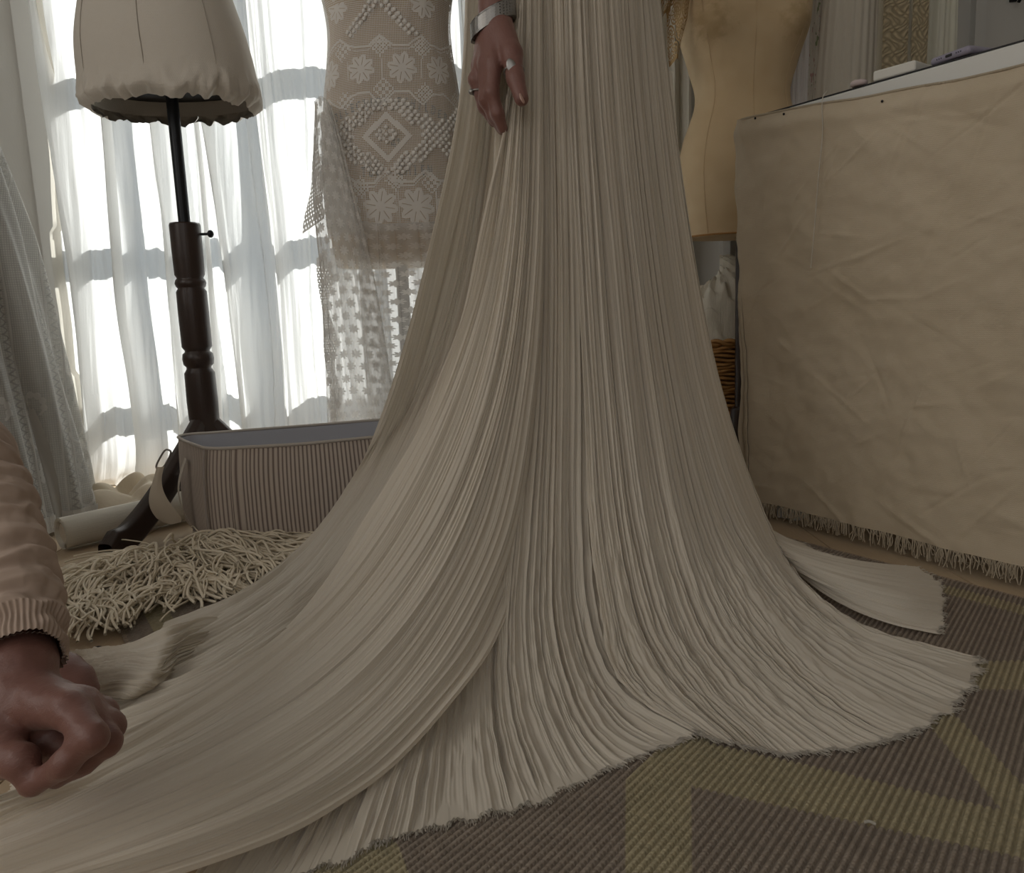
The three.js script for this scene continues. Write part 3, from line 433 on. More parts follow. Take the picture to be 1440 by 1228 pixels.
// ---------------------------------------------------------------- crochet (filet) lace: threads are opaque, squares between them open
const CELL = 10, LW = 1020, LH = 1280;
const bobbles = []; // [x cell, y cell]
function laceDraw(c) {
  c.fillStyle = '#000'; c.fillRect(0, 0, LW, LH);
  c.fillStyle = '#fff';
  const X = (cx) => 510 + (cx - 440) / 9 * CELL, Y = (cy) => cy / 9 * CELL;
  for (let i = 0; i < LW / CELL; i++) c.fillRect(i * CELL, 0, 3.9, LH);
  for (let j = 0; j < LH / CELL; j++) c.fillRect(0, j * CELL, LW, 3.9);
  const cells = (fn) => { for (let j = 0; j < LH / CELL; j++) for (let i = 0; i < LW / CELL; i++) if (fn(440 + (i + 0.5 - 51) * 9, (j + 0.5) * 9)) c.fillRect(i * CELL, j * CELL, CELL + 1, CELL + 1); };
  const diamond = (x, y, cx, cy, a, b) => Math.abs(x - cx) / a + Math.abs(y - cy) / b;
  // filled ring round the heart of the diamond
  for (const cx of [440, 980, -100]) cells((x, y) => { const d = diamond(x, y, cx, 690, 135, 130); return d > 0.72 && d < 1; });
  // flowers with eight petals, each inside an open octagon
  const flower = (cx, cy, r) => {
    c.save(); c.translate(X(cx), Y(cy)); const R = r / 9 * CELL;
    c.fillStyle = '#fff'; for (let k = 0; k < 8; k++) { c.save(); c.rotate(k * Math.PI / 4 + 0.2); c.beginPath(); c.ellipse(R * 0.62, 0, R * 0.42, R * 0.27, 0, 0, 7); c.fill(); c.restore(); }
    c.beginPath(); c.arc(0, 0, R * 0.35, 0, 7); c.fill();
    c.strokeStyle = '#222'; c.lineWidth = 2.5; for (let k = 0; k < 8; k++) { c.save(); c.rotate(k * Math.PI / 4 + 0.2); c.beginPath(); c.moveTo(R * 0.3, 0); c.lineTo(R * 0.85, 0); c.stroke(); c.restore(); }
    c.restore(); c.fillStyle = '#fff';
  };
  for (const [x, y, r] of [[315, 345, 74], [535, 345, 78], [105, 345, 76], [740, 345, 74], [180, 20, 70], [660, 20, 70], [385, 1045, 92], [580, 1050, 95], [180, 1045, 92], [780, 1045, 92]]) flower(x, y, r);
  // chained squares
  for (const [cx, cy] of [[420, 230], [205, 240], [640, 240], [430, 450], [215, 490], [650, 470], [470, 915], [280, 940], [665, 930], [870, 930], [60, 930], [860, 240], [870, 480]]) cells((x, y) => { const d = Math.abs(x - cx) + Math.abs(y - cy); return d < 58 && !(Math.round((x - cx + y - cy) / 9) % 4 === 0) && !(Math.round((x - cx - y + cy) / 9) % 4 === 0); });
  // scalloped cords
  c.strokeStyle = '#fff'; c.lineJoin = 'round';
  const cord = (pts, w) => { c.lineWidth = w; c.beginPath(); pts.forEach(([x, y], i) => i ? c.lineTo(X(x), Y(y)) : c.moveTo(X(x), Y(y))); c.stroke(); };
  const scallop = (y0, d, w) => cord([[0, y0], [90, y0 + d], [130, y0], [190, y0 - d], [250, y0 + d * 0.6], [290, y0 + d], [360, y0 + d], [385, y0], [420, y0 - d], [455, y0], [490, y0 + d], [570, y0 + d], [600, y0], [640, y0 - d], [690, y0 + d * 0.6], [760, y0 + d], [880, y0 - d]], w);
  scallop(205, 26, 11); scallop(500, -32, 11); scallop(895, 28, 15); scallop(225, 26, 4); scallop(915, 28, 5);
  for (const x of [240, 430, 640]) cord([[x - 3, 300], [x - 3, 400]], 5);
  for (const x of [290, 470, 690]) { cord([[x, 970], [x, 1150]], 6); cord([[x + 14, 970], [x + 14, 1150]], 4); }
  // bobbles on the two crossing diamonds
  const at = (x, y) => { bobbles.push([x, y]); c.beginPath(); c.arc(X(x), Y(y), 12, 0, 7); c.fill(); };
  const step = 19;
  for (let j = -1; j < 75; j++) for (let i = -40; i < 40; i++) {
    if ((i + j) & 1) continue; const x = 440 + i * step, y = j * step, k = [440, 980, -100].map((cx) => diamond(x, y, cx, 690, 290, 200));
    const big = y > 505 && y < 880 && k.some((d) => d > 0.76 && d < 1.24), top = y < 190 && Math.abs(y + 5 - Math.abs(x - 425) * 1.0) < 42 && Math.abs(x - 425) < 190, heart = Math.abs(x - 440) + Math.abs(y - 690) < 62;
    if (big || top || heart) at(x, y);
  }
}
const laceAlpha = canvasTex(LW, LH, laceDraw); laceAlpha.flipY = true;
const laceBump = canvasTex(LW, LH, (c) => { const k = bobbles.length; laceDraw(c); bobbles.length = k; c.globalAlpha = 0.5; c.drawImage(c.canvas, 2, 2); c.drawImage(c.canvas, -2, 1); });
const PXW = 0.000392, PXH = 0.000395, UX = 1 / (LW * PXW), UY = 1 / (LH * PXH), LY0 = 1.188; // size of a canvas pixel; top of the drawing at this height
const laceMat = phy({ color: rgb(0.86, 0.83, 0.79), transmission: 0.2, roughness: 1, thickness: 0, side: both, alphaMap: laceAlpha, alphaTest: 0.45, bumpMap: laceBump, bumpScale: 0.0012 });
// softer lace of the skirt: flowers in tulle
const skirtLace = canvasTex(1024, 1024, (c, w, h) => {
  c.fillStyle = 'rgb(172,172,172)'; c.fillRect(0, 0, w, h); seed = 91;
  c.fillStyle = 'rgb(250,250,250)';
  for (let j = 0; j < 4; j++) for (let i = 0; i < 4; i++) { const x = (i + (j % 2) * 0.5) * 256 + 128, y = j * 256 + 128; for (const q of [x, x - w]) { for (let k = 0; k < 8; k++) { c.save(); c.translate(q, y); c.rotate(k * Math.PI / 4); c.beginPath(); c.ellipse(58, 0, 40, 20, 0, 0, 7); c.fill(); c.restore(); } c.beginPath(); c.arc(q, y, 24, 0, 7); c.fill(); } }
  c.fillStyle = '#000'; for (let j = 0; j < 128; j++) for (const x of [30, 286, 542, 798]) { if (rnd() < 0.75) c.fillRect(x + (j % 2) * 7, j * 8, 5, 5); if (rnd() < 0.5) c.fillRect(x + 90 + 30 * Math.sin(j * 0.2), j * 8, 5, 5); }
  c.fillStyle = 'rgb(245,245,245)'; for (const x of [10, 50, 266, 306]) c.fillRect(x, 0, 8, h);
});
const skirtMat = phy({ color: rgb(0.80, 0.78, 0.75), transmission: 0.45, roughness: 1, thickness: 0, side: both, alphaMap: skirtLace, transparent: true, bumpMap: skirtLace, bumpScale: 0.0012 });
const holeLace = canvasTex(512, 512, (c, w, h) => { c.fillStyle = '#fff'; c.fillRect(0, 0, w, h); c.fillStyle = '#000'; for (let j = 0; j < 16; j++) for (let i = 0; i < 16; i++) { c.beginPath(); c.ellipse(i * 32 + 8 + (j % 2) * 16, j * 32 + 16, 6, 8, 0, 0, 7); c.fill(); } });
const holeMat = phy({ color: rgb(0.80, 0.78, 0.75), transmission: 0.3, roughness: 1, thickness: 0, side: both, alphaMap: holeLace, alphaTest: 0.5 });
{
  const R = [[0.60, -0.262, -2.0, 0.160, 0.115], [0.70, -0.262, -2.0, 0.172, 0.12], [0.88, -0.262, -2.0, 0.171, 0.122], [1.0, -0.260, -2.0, 0.158, 0.115], [1.13, -0.258, -2.0, 0.142, 0.102], [1.2, -0.258, -2.0, 0.146, 0.105], [1.3, -0.258, -2.0, 0.165, 0.125], [1.42, -0.258, -2.0, 0.16, 0.11], [1.5, -0.258, -2.0, 0.09, 0.075], [1.58, -0.258, -2.0, 0.055, 0.055]];
  const f = thing('dress_form', 'tan printed dress form wearing the white crochet gown', 'dress form');
  part('torso', merge([loftForm(R, 0.60, 1.58, 80, 60), disc(R, 0.60, 0, 40, false), disc(R, 1.58, 0, 40, true)]), M.tanForm, f);
  part('pole', merge([new THREE.CylinderGeometry(0.016, 0.016, 0.6, 16).translate(-0.262, 0.3, -2.0), new THREE.CylinderGeometry(0.13, 0.14, 0.02, 32).translate(-0.262, 0.012, -2.0)]), M.darkWood, f);
  const print = canvasTex(1024, 512, (c) => {
    c.fillStyle = '#000'; c.fillRect(0, 0, 1024, 512); c.fillStyle = '#fff'; c.textAlign = 'center'; c.textBaseline = 'middle';
    const arcText = (s, y, rise, x0, x1, px) => { c.font = 'bold ' + px + 'px sans-serif'; [...s].forEach((ch, i) => { const u = i / (s.length - 1), x = lerp(x0, x1, u); c.save(); c.translate(x, y - rise * (1 - Math.pow(2 * u - 1, 2))); c.rotate((2 * u - 1) * rise / 240); c.scale(0.8, 1); c.fillText(ch, 0, 0); c.restore(); }); };
    arcText('COLLECTION SCHILDER', 178, 62, 170, 850, 58);
    arcText('TUL  CHIEN', 425, 0, 370, 740, 62);
    c.font = 'bold 54px sans-serif'; c.fillText('41', 560, 300);
  });
  part('print', loftForm(R, 0.765, 1.02, 60, 24, 0.0012, { a0: -1.35, a1: 1.35, su: 1 / 0.43, ou: 0.5, sv: 1 / 0.255, oy: 0.765 }), std({ color: rgb(0.02, 0.02, 0.02), alphaMap: print, alphaTest: 0.5 }), f, 'black lettering printed across the hips');
  const g = thing('crochet_gown', 'white crochet lace gown with bobbled diamonds on the tan dress form', 'gown');
  const loO = { su: UX, ou: 0.5, sv: UY, oy: LY0 };
  part('bodice', loftForm(R, 0.672, 1.46, 140, 110, 0.006, { ...loO, push: (q, th, y) => { q.z += 0.003 * nz(th * 6, y * 14); } }), laceMat, g);
  // raised bobbles on the front
  const list = []; { const rowArc = (y) => { const A = [[0, 0]]; let p = formPoint(R, 0, y, 0.007), s = 0; for (let k = 1; k <= 60; k++) { const q = formPoint(R, k * 0.03, y, 0.007); s += q.distanceTo(p); A.push([s, k * 0.03]); p = q; } return A; };
    const ball = new THREE.SphereGeometry(0.0047, 8, 6).scale(1, 1, 0.6);
    for (const [bx, by] of bobbles) { const y = LY0 - by / 9 * CELL * PXH, a = (bx - 440) / 9 * CELL * PXW; if (y < 0.68 || y > 1.4) continue; const A = rowArc(y); const k = A.findIndex((q) => q[0] >= Math.abs(a)); if (k < 0) continue; const th = Math.sign(a) * A[k][1], p = formPoint(R, th, y, 0.008); list.push(ball.clone().rotateY(th * 0.9).translate(p.x, p.y, p.z)); } }
  part('bobbles', merge(list), phy({ color: rgb(0.82, 0.79, 0.75), roughness: 1 }), g).userData.kind = 'stuff';
  // skirt below the hips, and side drapes falling from the hip
  const sheet = (name, guides, pleats, s0, mat, su, sv) => { const geo = pleated(guides, { pleats, rows: 90, per: 5, seed: s0, max: 0.006, fold: 0.016, freq: 9 }), uv = geo.attributes.uv; for (let k = 0; k < uv.count; k++) uv.setXY(k, uv.getX(k) * su, uv.getY(k) * sv); return part(name, geo, mat, g); };
  sheet('skirt_front', [[[-0.345, 0.70, -1.872], [-0.35, 0.5, -1.885], [-0.36, 0.02, -1.96]], [[-0.29, 0.69, -1.868], [-0.295, 0.5, -1.885], [-0.30, 0.02, -1.95]], [[-0.23, 0.69, -1.868], [-0.225, 0.5, -1.885], [-0.22, 0.02, -1.95]], [[-0.17, 0.69, -1.873], [-0.16, 0.5, -1.89], [-0.14, 0.02, -1.955]], [[-0.10, 0.70, -1.905], [-0.08, 0.5, -1.92], [-0.05, 0.02, -1.97]]], 7, 71, skirtMat, 34, 6.6);
  sheet('side_drape', [[[-0.432, 0.95, -1.95], [-0.447, 0.78, -1.90], [-0.445, 0.55, -1.905], [-0.475, 0.02, -1.96]], [[-0.425, 0.97, -1.90], [-0.425, 0.78, -1.865], [-0.42, 0.55, -1.88], [-0.435, 0.02, -1.945]], [[-0.41, 0.98, -1.885], [-0.395, 0.78, -1.852], [-0.385, 0.55, -1.868], [-0.385, 0.02, -1.935]], [[-0.395, 0.97, -1.88], [-0.365, 0.78, -1.853], [-0.345, 0.55, -1.87], [-0.325, 0.02, -1.935]], [[-0.385, 0.95, -1.878], [-0.345, 0.77, -1.858], [-0.315, 0.6, -1.872], [-0.27, 0.02, -1.94]]], 8, 83, skirtMat, 34, 6.6);
  // small pointed flap with open holes beside the drape
  part('lace_flap', gridGeo(16, 16, (i, j) => { const u = i / 15, v = j / 15; return V(-0.425 - u * (0.012 + 0.05 * v), 0.90 - 0.19 * v - 0.03 * u * v, -1.905 - 0.03 * u + 0.012 * Math.sin(v * 9)); }, (i, j) => [i / 15 * 0.5, j / 15 * 1.2]), holeMat, g);
  part('lace_edging', gridGeo(10, 60, (i, j) => { const u = i / 9, v = j / 59; return V(-0.452 + u * (0.026 + 0.008 * Math.sin(v * 24)), 0.62 - 0.58 * v, -1.905 - 0.04 * v + 0.012 * Math.sin(v * 20 + u * 2)); }, (i, j) => [i / 9 * 0.35, j / 59 * 5.6]), holeMat, g);
}

// ---------------------------------------------------------------- bare tan dress form (right) with crochet collar
{
  const cx = 0.618, cz = -2.08, R = [[0.645, cx, cz, 0.142, 0.100], [0.70, cx, cz, 0.153, 0.112], [0.80, cx, cz, 0.162, 0.118], [0.88, cx, cz, 0.150, 0.110], [0.985, cx, cz, 0.117, 0.092], [1.06, cx, cz, 0.133, 0.100], [1.15, cx, cz, 0.160, 0.108], [1.23, cx, cz, 0.172, 0.105], [1.32, cx, cz, 0.185, 0.098], [1.40, cx, cz, 0.155, 0.08], [1.45, cx, cz, 0.065, 0.06], [1.53, cx, cz, 0.055, 0.055]];
  const t = thing('dress_form', 'bare cream dress form behind the corner of the cloth-covered table', 'dress form');
  const bust = (th, y) => { let e = 0; for (const s of [-0.72, 0.72]) e += 0.040 * Math.exp(-Math.pow((th - s) / 0.42, 2) - Math.pow((y - 1.14) / 0.05, 2)); return e; };
  // old fabric with two worn, rubbed spots and faint blotches
  const skinTex = dataTex(512, 512, (u, v) => { const t2 = 0.6 * tn8(u, v) + 0.4 * tn32(u, v), g = tn128(u * 2, v * 2); let k = lerp(1, 0.93, t2); for (const s of [-0.125, 0.125]) { const d = Math.hypot((u - 0.5 - s) * 1.0, (v - 0.685) * 1.0) + 0.05 * (tn32(u * 2, v * 2) - 0.5) + 0.03 * (g - 0.5); k *= 1 - (0.10 + 0.05 * g) * (1 - smooth(d, 0.0, 0.075)); } return [222 * k, 199 * Math.pow(k, 1.2) * (1 - 0.02 * t2), 162 * Math.pow(k, 1.6) * (1 - 0.04 * t2)]; }, true);
  const form = std({ map: skinTex, bumpMap: rep(weave, 9, 9), bumpScale: 0.0002, roughness: 0.7 });
  part('torso', merge([loftForm(R, 0.645, 1.53, 110, 110, 0, { shape: bust, su: 1 / 0.9, ou: 0.5, sv: 1 / 0.72, oy: 0.645 }), disc(R, 0.645, 0, 64, false), disc(R, 1.53, 0, 40, true)]), form, t);
  const line = (th, a, b) => tube(Array.from({ length: 16 }, (_, k) => formPoint(R, th, lerp(a, b, k / 15), 0.0006, bust)), 0.0007, 50, 5);
  for (const th of [0.0, 0.78, -0.78]) part('seam', line(th, 0.65, 1.42), form, t);
  part('hem_band', tube(Array.from({ length: 48 }, (_, k) => formPoint(R, k / 48 * 2 * Math.PI, 0.648, 0.001)), 0.0022, 96, 6, true), M.wicker, t);
  part('pole', merge([new THREE.CylinderGeometry(0.0165, 0.0165, 0.60, 20).translate(cx + 0.004, 0.345, cz), new THREE.LatheGeometry([[0.0, 0.05], [0.045, 0.05], [0.04, 0.075], [0.024, 0.085], [0.03, 0.10], [0.024, 0.118], [0.028, 0.125], [0.028, 0.19], [0.018, 0.2], [0, 0.2]].map((p) => new THREE.Vector2(...p)), 32).translate(cx + 0.004, 0, cz)]), M.darkWood, t);
  for (const a of [0.4, 2.5, 4.6]) part('foot', tube([[cx, 0.07, cz], [cx + 0.09 * Math.cos(a), 0.06, cz + 0.09 * Math.sin(a)], [cx + 0.19 * Math.cos(a), 0.016, cz + 0.19 * Math.sin(a)], [cx + 0.22 * Math.cos(a), 0.014, cz + 0.22 * Math.sin(a)]], 0.014, 24, 8), M.darkWood, t);
  // golden crochet piece on the shoulder
  const c = thing('crochet_collar', 'golden brown crochet lace piece hanging from the shoulder of the bare dress form', 'lace collar');
  const tex = canvasTex(512, 1024, (x, w, h) => { x.fillStyle = '#000'; x.fillRect(0, 0, w, h); x.strokeStyle = '#fff'; x.fillStyle = '#fff'; seed = 12;
    for (let j = 0; j < 7; j++) for (let i = 0; i < 3; i++) { const px = (i + 0.5 + (j % 2) * 0.5) * 190 - 60, py = j * 150 + 70; for (const [r, l] of [[22, 16], [52, 12], [84, 15]]) { x.lineWidth = l; x.beginPath(); x.ellipse(px, py, r, r * 0.9, 0, 0, 7); x.stroke(); } x.lineWidth = 9; for (let k = 0; k < 12; k++) { const a = k * Math.PI / 6; x.beginPath(); x.moveTo(px + 20 * Math.cos(a), py + 20 * Math.sin(a)); x.lineTo(px + 92 * Math.cos(a), py + 84 * Math.sin(a)); x.stroke(); } }
    x.lineWidth = 34; x.strokeRect(6, -40, w - 12, h + 26); });
  const gold = phy({ color: rgb(0.50, 0.33, 0.15), roughness: 0.8, side: both, alphaMap: tex, alphaTest: 0.4, bumpMap: tex, bumpScale: 0.002 });
  part('flap', gridGeo(24, 40, (i, j) => { const u = i / 23, v = j / 39, w = 0.064 * (1 - 0.25 * v) * (v > 0.72 ? 1 - 0.55 * (v - 0.72) / 0.28 : 1); return V(0.428 + (u - 0.28) * w + 0.006 * Math.sin(v * 5), 1.40 - 0.335 * v - 0.018 * (1 - u) * v, -1.985 + 0.018 * Math.sin(u * 7 + v * 4) - 0.06 * (1 - v)); }, (i, j) => [i / 23, 1 - j / 39]), gold, c);
  part('ruffle', gridGeo(60, 14, (i, j) => { const u = i / 59, v = j / 13, a = -2.2 + 1.9 * u, r = 0.165 + 0.03 * v; return V(cx + r * Math.sin(a) * 1.12, 1.30 - 0.10 * v + 0.03 * u * v + 0.012 * Math.sin(u * 44) * v, cz + 0.02 + r * 0.75 * Math.cos(a) + 0.02 * Math.sin(u * 50) * v); }, (i, j) => [i / 59 * 2.5, 0.25 - j / 13 * 0.25]), gold, c);
}

// ---------------------------------------------------------------- cutting table with canvas skirt
{
  const C = [0.489, -1.687], e = [0.55, 0.835], p = [0.835, -0.55], at = (s, q, y) => V(C[0] + e[0] * s + p[0] * q, y, C[1] + e[1] * s + p[1] * q), turn = Math.atan2(-e[1], e[0]);
  const t = thing('cutting_table', 'white-topped cutting table with a thin black mat at the right', 'table');
  const slab = (l, d, h, s, q, y, r) => { const g = rbox(l, h, d, 0, 0, 0, r); g.rotateY(turn); const o = at(s, q, y); g.translate(o.x, o.y, o.z); return g; };
  part('tabletop', slab(1.5, 0.74, 0.05, 0.765, 0.385, 0.823, 0.004), M.white, t);
  part('cutting_mat', slab(1.49, 0.73, 0.003, 0.765, 0.383, 0.8498, 0.001), M.black, t, 'thin black mat over the whole top');
  for (const [s, q] of [[0.09, 0.09], [1.44, 0.09], [0.09, 0.68], [1.44, 0.68]]) part('leg', slab(0.05, 0.05, 0.797, s, q, 0.3995, 0.004), M.white, t);
  const c = thing('table_skirt', 'undyed canvas cloth with a fringed hem pinned round the cutting table', 'tablecloth');
  const NU = 420, NV = 200, Lf = 1.5, Le = 0.7, top = (s) => 0.846 - 0.034 * smooth(s, 0.0, 0.52) + 0.003 * nz(s * 9, 2);
  const crease = []; seed = 77; for (let k = 0; k < 190; k++) crease.push([rr(0.03, 1.1), rr(0.05, 0.98), rr(-1.3, 1.3), rr(0.015, 0.09), rr(-0.0028, 0.0034), rr(0.002, 0.006)]);
  const pt = (s, v) => { // s < 0 runs round the corner along the table's far end
    const y = lerp(top(Math.max(0, s)), 0.040, v), ins = 0.028 * smooth(v, 0.06, 0.9) * (1 - smooth(s, 0.1, 0.5)) - 0.006;
    let out = 0.010 * nz(s * 5, v * 4) + 0.006 * nz(s * 13, v * 11) + 0.0022 * nz(s * 40, v * 30) + 0.004 * Math.sin(s * 9 + v * 3) * v + 0.006 * Math.exp(-Math.pow((v - 0.035) / 0.02, 2)) * (s > 0 ? 1 : 0.4);
    for (const [cs, cv, a, l, h, w] of crease) { const dx = s - cs, dy = (v - cv) * 0.8, al = dx * Math.cos(a) + dy * Math.sin(a), ac = -dx * Math.sin(a) + dy * Math.cos(a); if (Math.abs(al) < l * 2 && Math.abs(ac) < w * 3) out += h * Math.exp(-Math.pow(al / l, 2) - Math.pow(ac / w, 2)); }
    const r = 0.016; // rounded corner
    if (s >= r) return at(s, ins - out, y);
    if (s <= -r) return at(ins * 0.5 - out, -s, y);
    const a = (s + r) / (2 * r) * Math.PI / 2; const qx = at(ins * 0.8 + r - r * Math.cos(a) - out * Math.cos(a), ins * 0.8 + r - r * Math.sin(a) - out * Math.sin(a), y); return qx;
  };
  const su = (i) => { const x = i / (NU - 1); return x < 0.06 ? lerp(-Le, -0.03, x / 0.06) : x < 0.12 ? lerp(-0.03, 0.03, (x - 0.06) / 0.06) : lerp(0.03, Lf, (x - 0.12) / 0.88); };
  part('cloth', gridGeo(NU, NV, (i, j) => pt(su(i), j / (NV - 1)), (i, j) => [su(i), j / (NV - 1) * 0.82]), M.canvas, c);
  part('top_hem', tube(Array.from({ length: 60 }, (_, k) => { const s = lerp(-0.3, 1.45, k / 59), q = pt(s, 0.002); return q; }), 0.0022, 240, 6), M.canvas, c);
  const fr = []; seed = 19; for (let k = 0; k < 520; k++) { const s = rr(-0.02, 0.95), a = pt(s, 1), l = rr(0.016, 0.034), b = a.clone().add(V(rr(-0.006, 0.006), -l, rr(-0.004, 0.008))), m = a.clone().lerp(b, 0.5).add(V(rr(-0.004, 0.004), 0, rr(-0.004, 0.004))); b.y = Math.max(0.009, b.y); fr.push(tube([a, m, b], 0.0011, 4, 4)); }
  for (let k = 0; k < 26; k++) { const s = rr(0.1, 0.9), a = pt(s, 1), n = rr(0.008, 0.016); fr.push(tube([a, a.clone().add(V(n * 0.5, -n, n)), a.clone().add(V(n * 1.6, -n * 1.4, n * 0.6)), a.clone().add(V(n * 2, -n * 0.3, 0))], 0.001, 10, 4)); }
  part('fringe', merge(fr), M.canvas, c).userData.kind = 'stuff';
  // a loose thread hangs over the front, pins hold the hem
  part('thread', tube([[0.213, -0.002, 0.853], [0.213, -0.014, 0.84], [0.214, -0.013, 0.78], [0.208, -0.014, 0.70], [0.202, -0.015, 0.60], [0.196, -0.014, 0.535]].map(([s, q, y]) => at(s, q, y)), 0.0009, 60, 5), M.cream, c);
  for (const [s, v] of [[0.06, 0.008], [0.13, 0.012], [0.33, 0.02]]) { const a = pt(s, v); part('pin', new THREE.SphereGeometry(0.0022, 10, 8).translate(a.x - p[0] * 0.003, a.y, a.z - p[1] * 0.003), M.blackMetal, c); }
  // things on the table
  const place = (g, s, q, y, r) => { g.rotateY(turn + r); const o = at(s, q, y); g.translate(o.x, o.y, o.z); return g; };
  const ph = thing('phone', 'lilac phone lying on the edge of the cutting table', 'phone');
  part('body', place(rbox(0.150, 0.0125, 0.074, 0.0, 0, 0, 0.006), 0.44, 0.090, 0.859, 1.35), std({ color: rgb(0.33, 0.31, 0.40), roughness: 0.35 }), ph);
  part('charging_port', place(new RoundedBoxGeometry(0.003, 0.0045, 0.0125, 2, 0.0014).translate(-0.0745, 0, 0), 0.44, 0.090, 0.859, 1.35), M.black, ph);
  for (const z of [-0.022, -0.018, -0.014, 0.014, 0.018, 0.022]) part('speaker_slot', place(new THREE.SphereGeometry(0.0011, 8, 6).translate(-0.0748, 0, z), 0.44, 0.090, 0.859, 1.35), M.black, ph);
  const wb = part('paper_stack', place(rbox(0.075, 0.018, 0.11, 0, 0, 0, 0.004), 0.325, 0.075, 0.861, 0.05), std({ color: rgb(0.74, 0.73, 0.68) }), scene); tag(wb, 'low white box lying behind the phone on the table edge', 'box');
  const er = part('tape_roll', place(new THREE.TorusGeometry(0.010, 0.005, 10, 24).rotateX(Math.PI / 2), 0.262, 0.022, 0.857, 0), std({ color: rgb(0.62, 0.52, 0.52) }), scene); tag(er, 'small pinkish roll on the table edge left of the white box', 'tape');
  const wc = thing('folded_cloth', 'white cloth folded on the cutting table, rightmost thing on it', 'cloth');
  part('cloth', place(gridGeo(40, 30, (i, j) => V(-0.1 + i / 39 * 0.25, 0.002 + 0.04 * Math.pow(Math.sin(i / 39 * Math.PI) * Math.sin(j / 29 * Math.PI), 0.5) * (0.9 + 0.4 * nz(i * 0.2, j * 0.2)), -0.1 + j / 29 * 0.2)), 0.60, 0.22, 0.852, 0.2), M.cream, wc);
}

// ---------------------------------------------------------------- gowns on a rail at the back wall
{
  const lace = dataTex(256, 512, (u, v) => { const a = Math.sin(u * 19 + 3 * Math.sin(v * 25)) * Math.sin(v * 38 + 2 * Math.sin(u * 14)); return 110 + 110 * Math.abs(a) * (0.5 + tn32(u, v)); });
  const floral = dataTex(512, 512, (u, v) => { const s = tn32(u * 1, v * 1), g = tn32(u + 0.37, v + 0.11), b = tn8(u, v); return s > 0.78 && b > 0.4 ? [186, 150, 140] : g > 0.8 && b > 0.35 ? [140, 148, 112] : [214, 206, 192]; }, true);
  const mk = (color, extra) => phy({ color, transmission: 0.15, roughness: 0.95, thickness: 0, side: both, ...extra });
  const gown = (label, x0, x1, z, m, seedN, o = {}) => {
    x0 -= 0.035; x1 -= 0.035; const t = thing('hanging_gown', label, 'gown', 'gowns hanging on the garment rail'), nu = 160, nv = 60, cx = (x0 + x1) / 2, rx = (x1 - x0) / 2;
    part('skirt', gridGeo(nu + 1, nv, (i, j) => { const a = i / nu * 2 * Math.PI, v = j / (nv - 1), y = lerp(1.75, 0.2, v), w = rx * lerp(o.top || 0.8, 1, smooth(v, 0.1, 0.55)), k = 1 + 0.10 * Math.sin(a * (o.n || 9) + seedN + nz(v * 2, seedN) * 2) + 0.05 * Math.sin(a * 23 + v * 3); return V(cx + (o.shift || 0) * (v - 0.35) + w * Math.sin(a) * (1 + 0.04 * nz(a * 3, v * 3)), y, z + 0.055 * k * Math.cos(a)); }, (i, j) => [i / nu * 3, j / (nv - 1) * 2]), m, t);
    if (o.strip) for (const [sx, sw] of o.strip) part('lace_strip', gridGeo(12, 40, (i, j) => V(cx + sx + (i / 11 - 0.5) * sw, lerp(1.7, 0.25, j / 39), z + 0.0655 + 0.002 * nz(i * 0.4, j * 0.3)), (i, j) => [i / 11 * 0.5, j / 39 * 6]), std({ color: rgb(0.70, 0.62, 0.48), bumpMap: lace, bumpScale: 0.006, map: dataTex(256, 512, (u, v) => { const a = Math.abs(Math.sin(u * 19 + 3 * Math.sin(v * 25)) * Math.sin(v * 38 + 2 * Math.sin(u * 14))); const k = lerp(190, 245, a); return [k, k * 0.97, k * 0.9]; }, true) }), t);
    part('hanger', merge([tube([[cx - rx * 0.7, 1.74, z], [cx, 1.80, z], [cx + rx * 0.7, 1.74, z]], 0.006, 20, 6), tube([[cx, 1.80, z], [cx, 1.86, z], [cx + 0.012, 1.885, z], [cx, 1.9, z]], 0.002, 14, 5)]), M.blackMetal, t);
    return t;
  };
  gown('pale pinkish gown hanging next to the bare dress form', 0.79, 0.885, -2.235, mk(rgb(0.86, 0.82, 0.80)), 1, { n: 5, shift: -0.03 });
  gown('off-white gown with faint floral print, second from the bare dress form', 0.845, 0.935, -2.25, mk(rgb(0.95, 0.95, 0.95), { map: rep(floral, 1, 2) }), 4, { n: 4, shift: -0.02 });
  gown('smooth cream gown flaring at its left, third from the bare dress form', 0.89, 1.06, -2.20, mk(rgb(0.86, 0.80, 0.69)), 8, { n: 3, shift: -0.04 });
  gown('cream gown with two vertical strips of lace, on the rail', 1.02, 1.17, -2.19, mk(rgb(0.84, 0.78, 0.63)), 12, { n: 6, strip: [[-0.035, 0.066], [0.028, 0.042]] });
  gown('pale greenish cream gown, rightmost on the rail', 1.13, 1.265, -2.21, mk(rgb(0.86, 0.84, 0.72)), 15, { n: 7 });
  const r = thing('garment_rail', 'black metal garment rail carrying the row of gowns', 'clothes rail');
  part('bar', new THREE.CylinderGeometry(0.012, 0.012, 0.84, 16).rotateZ(Math.PI / 2).translate(1.20, 1.885, -2.22), M.blackMetal, r);
  for (const x of [0.80, 1.60]) part('upright', merge([new THREE.CylinderGeometry(0.012, 0.012, 1.885, 16).translate(x, 0.9425, -2.30), new THREE.CylinderGeometry(0.010, 0.010, 0.09, 12).rotateX(Math.PI / 2).translate(x, 1.885, -2.26)]), M.blackMetal, r);
}

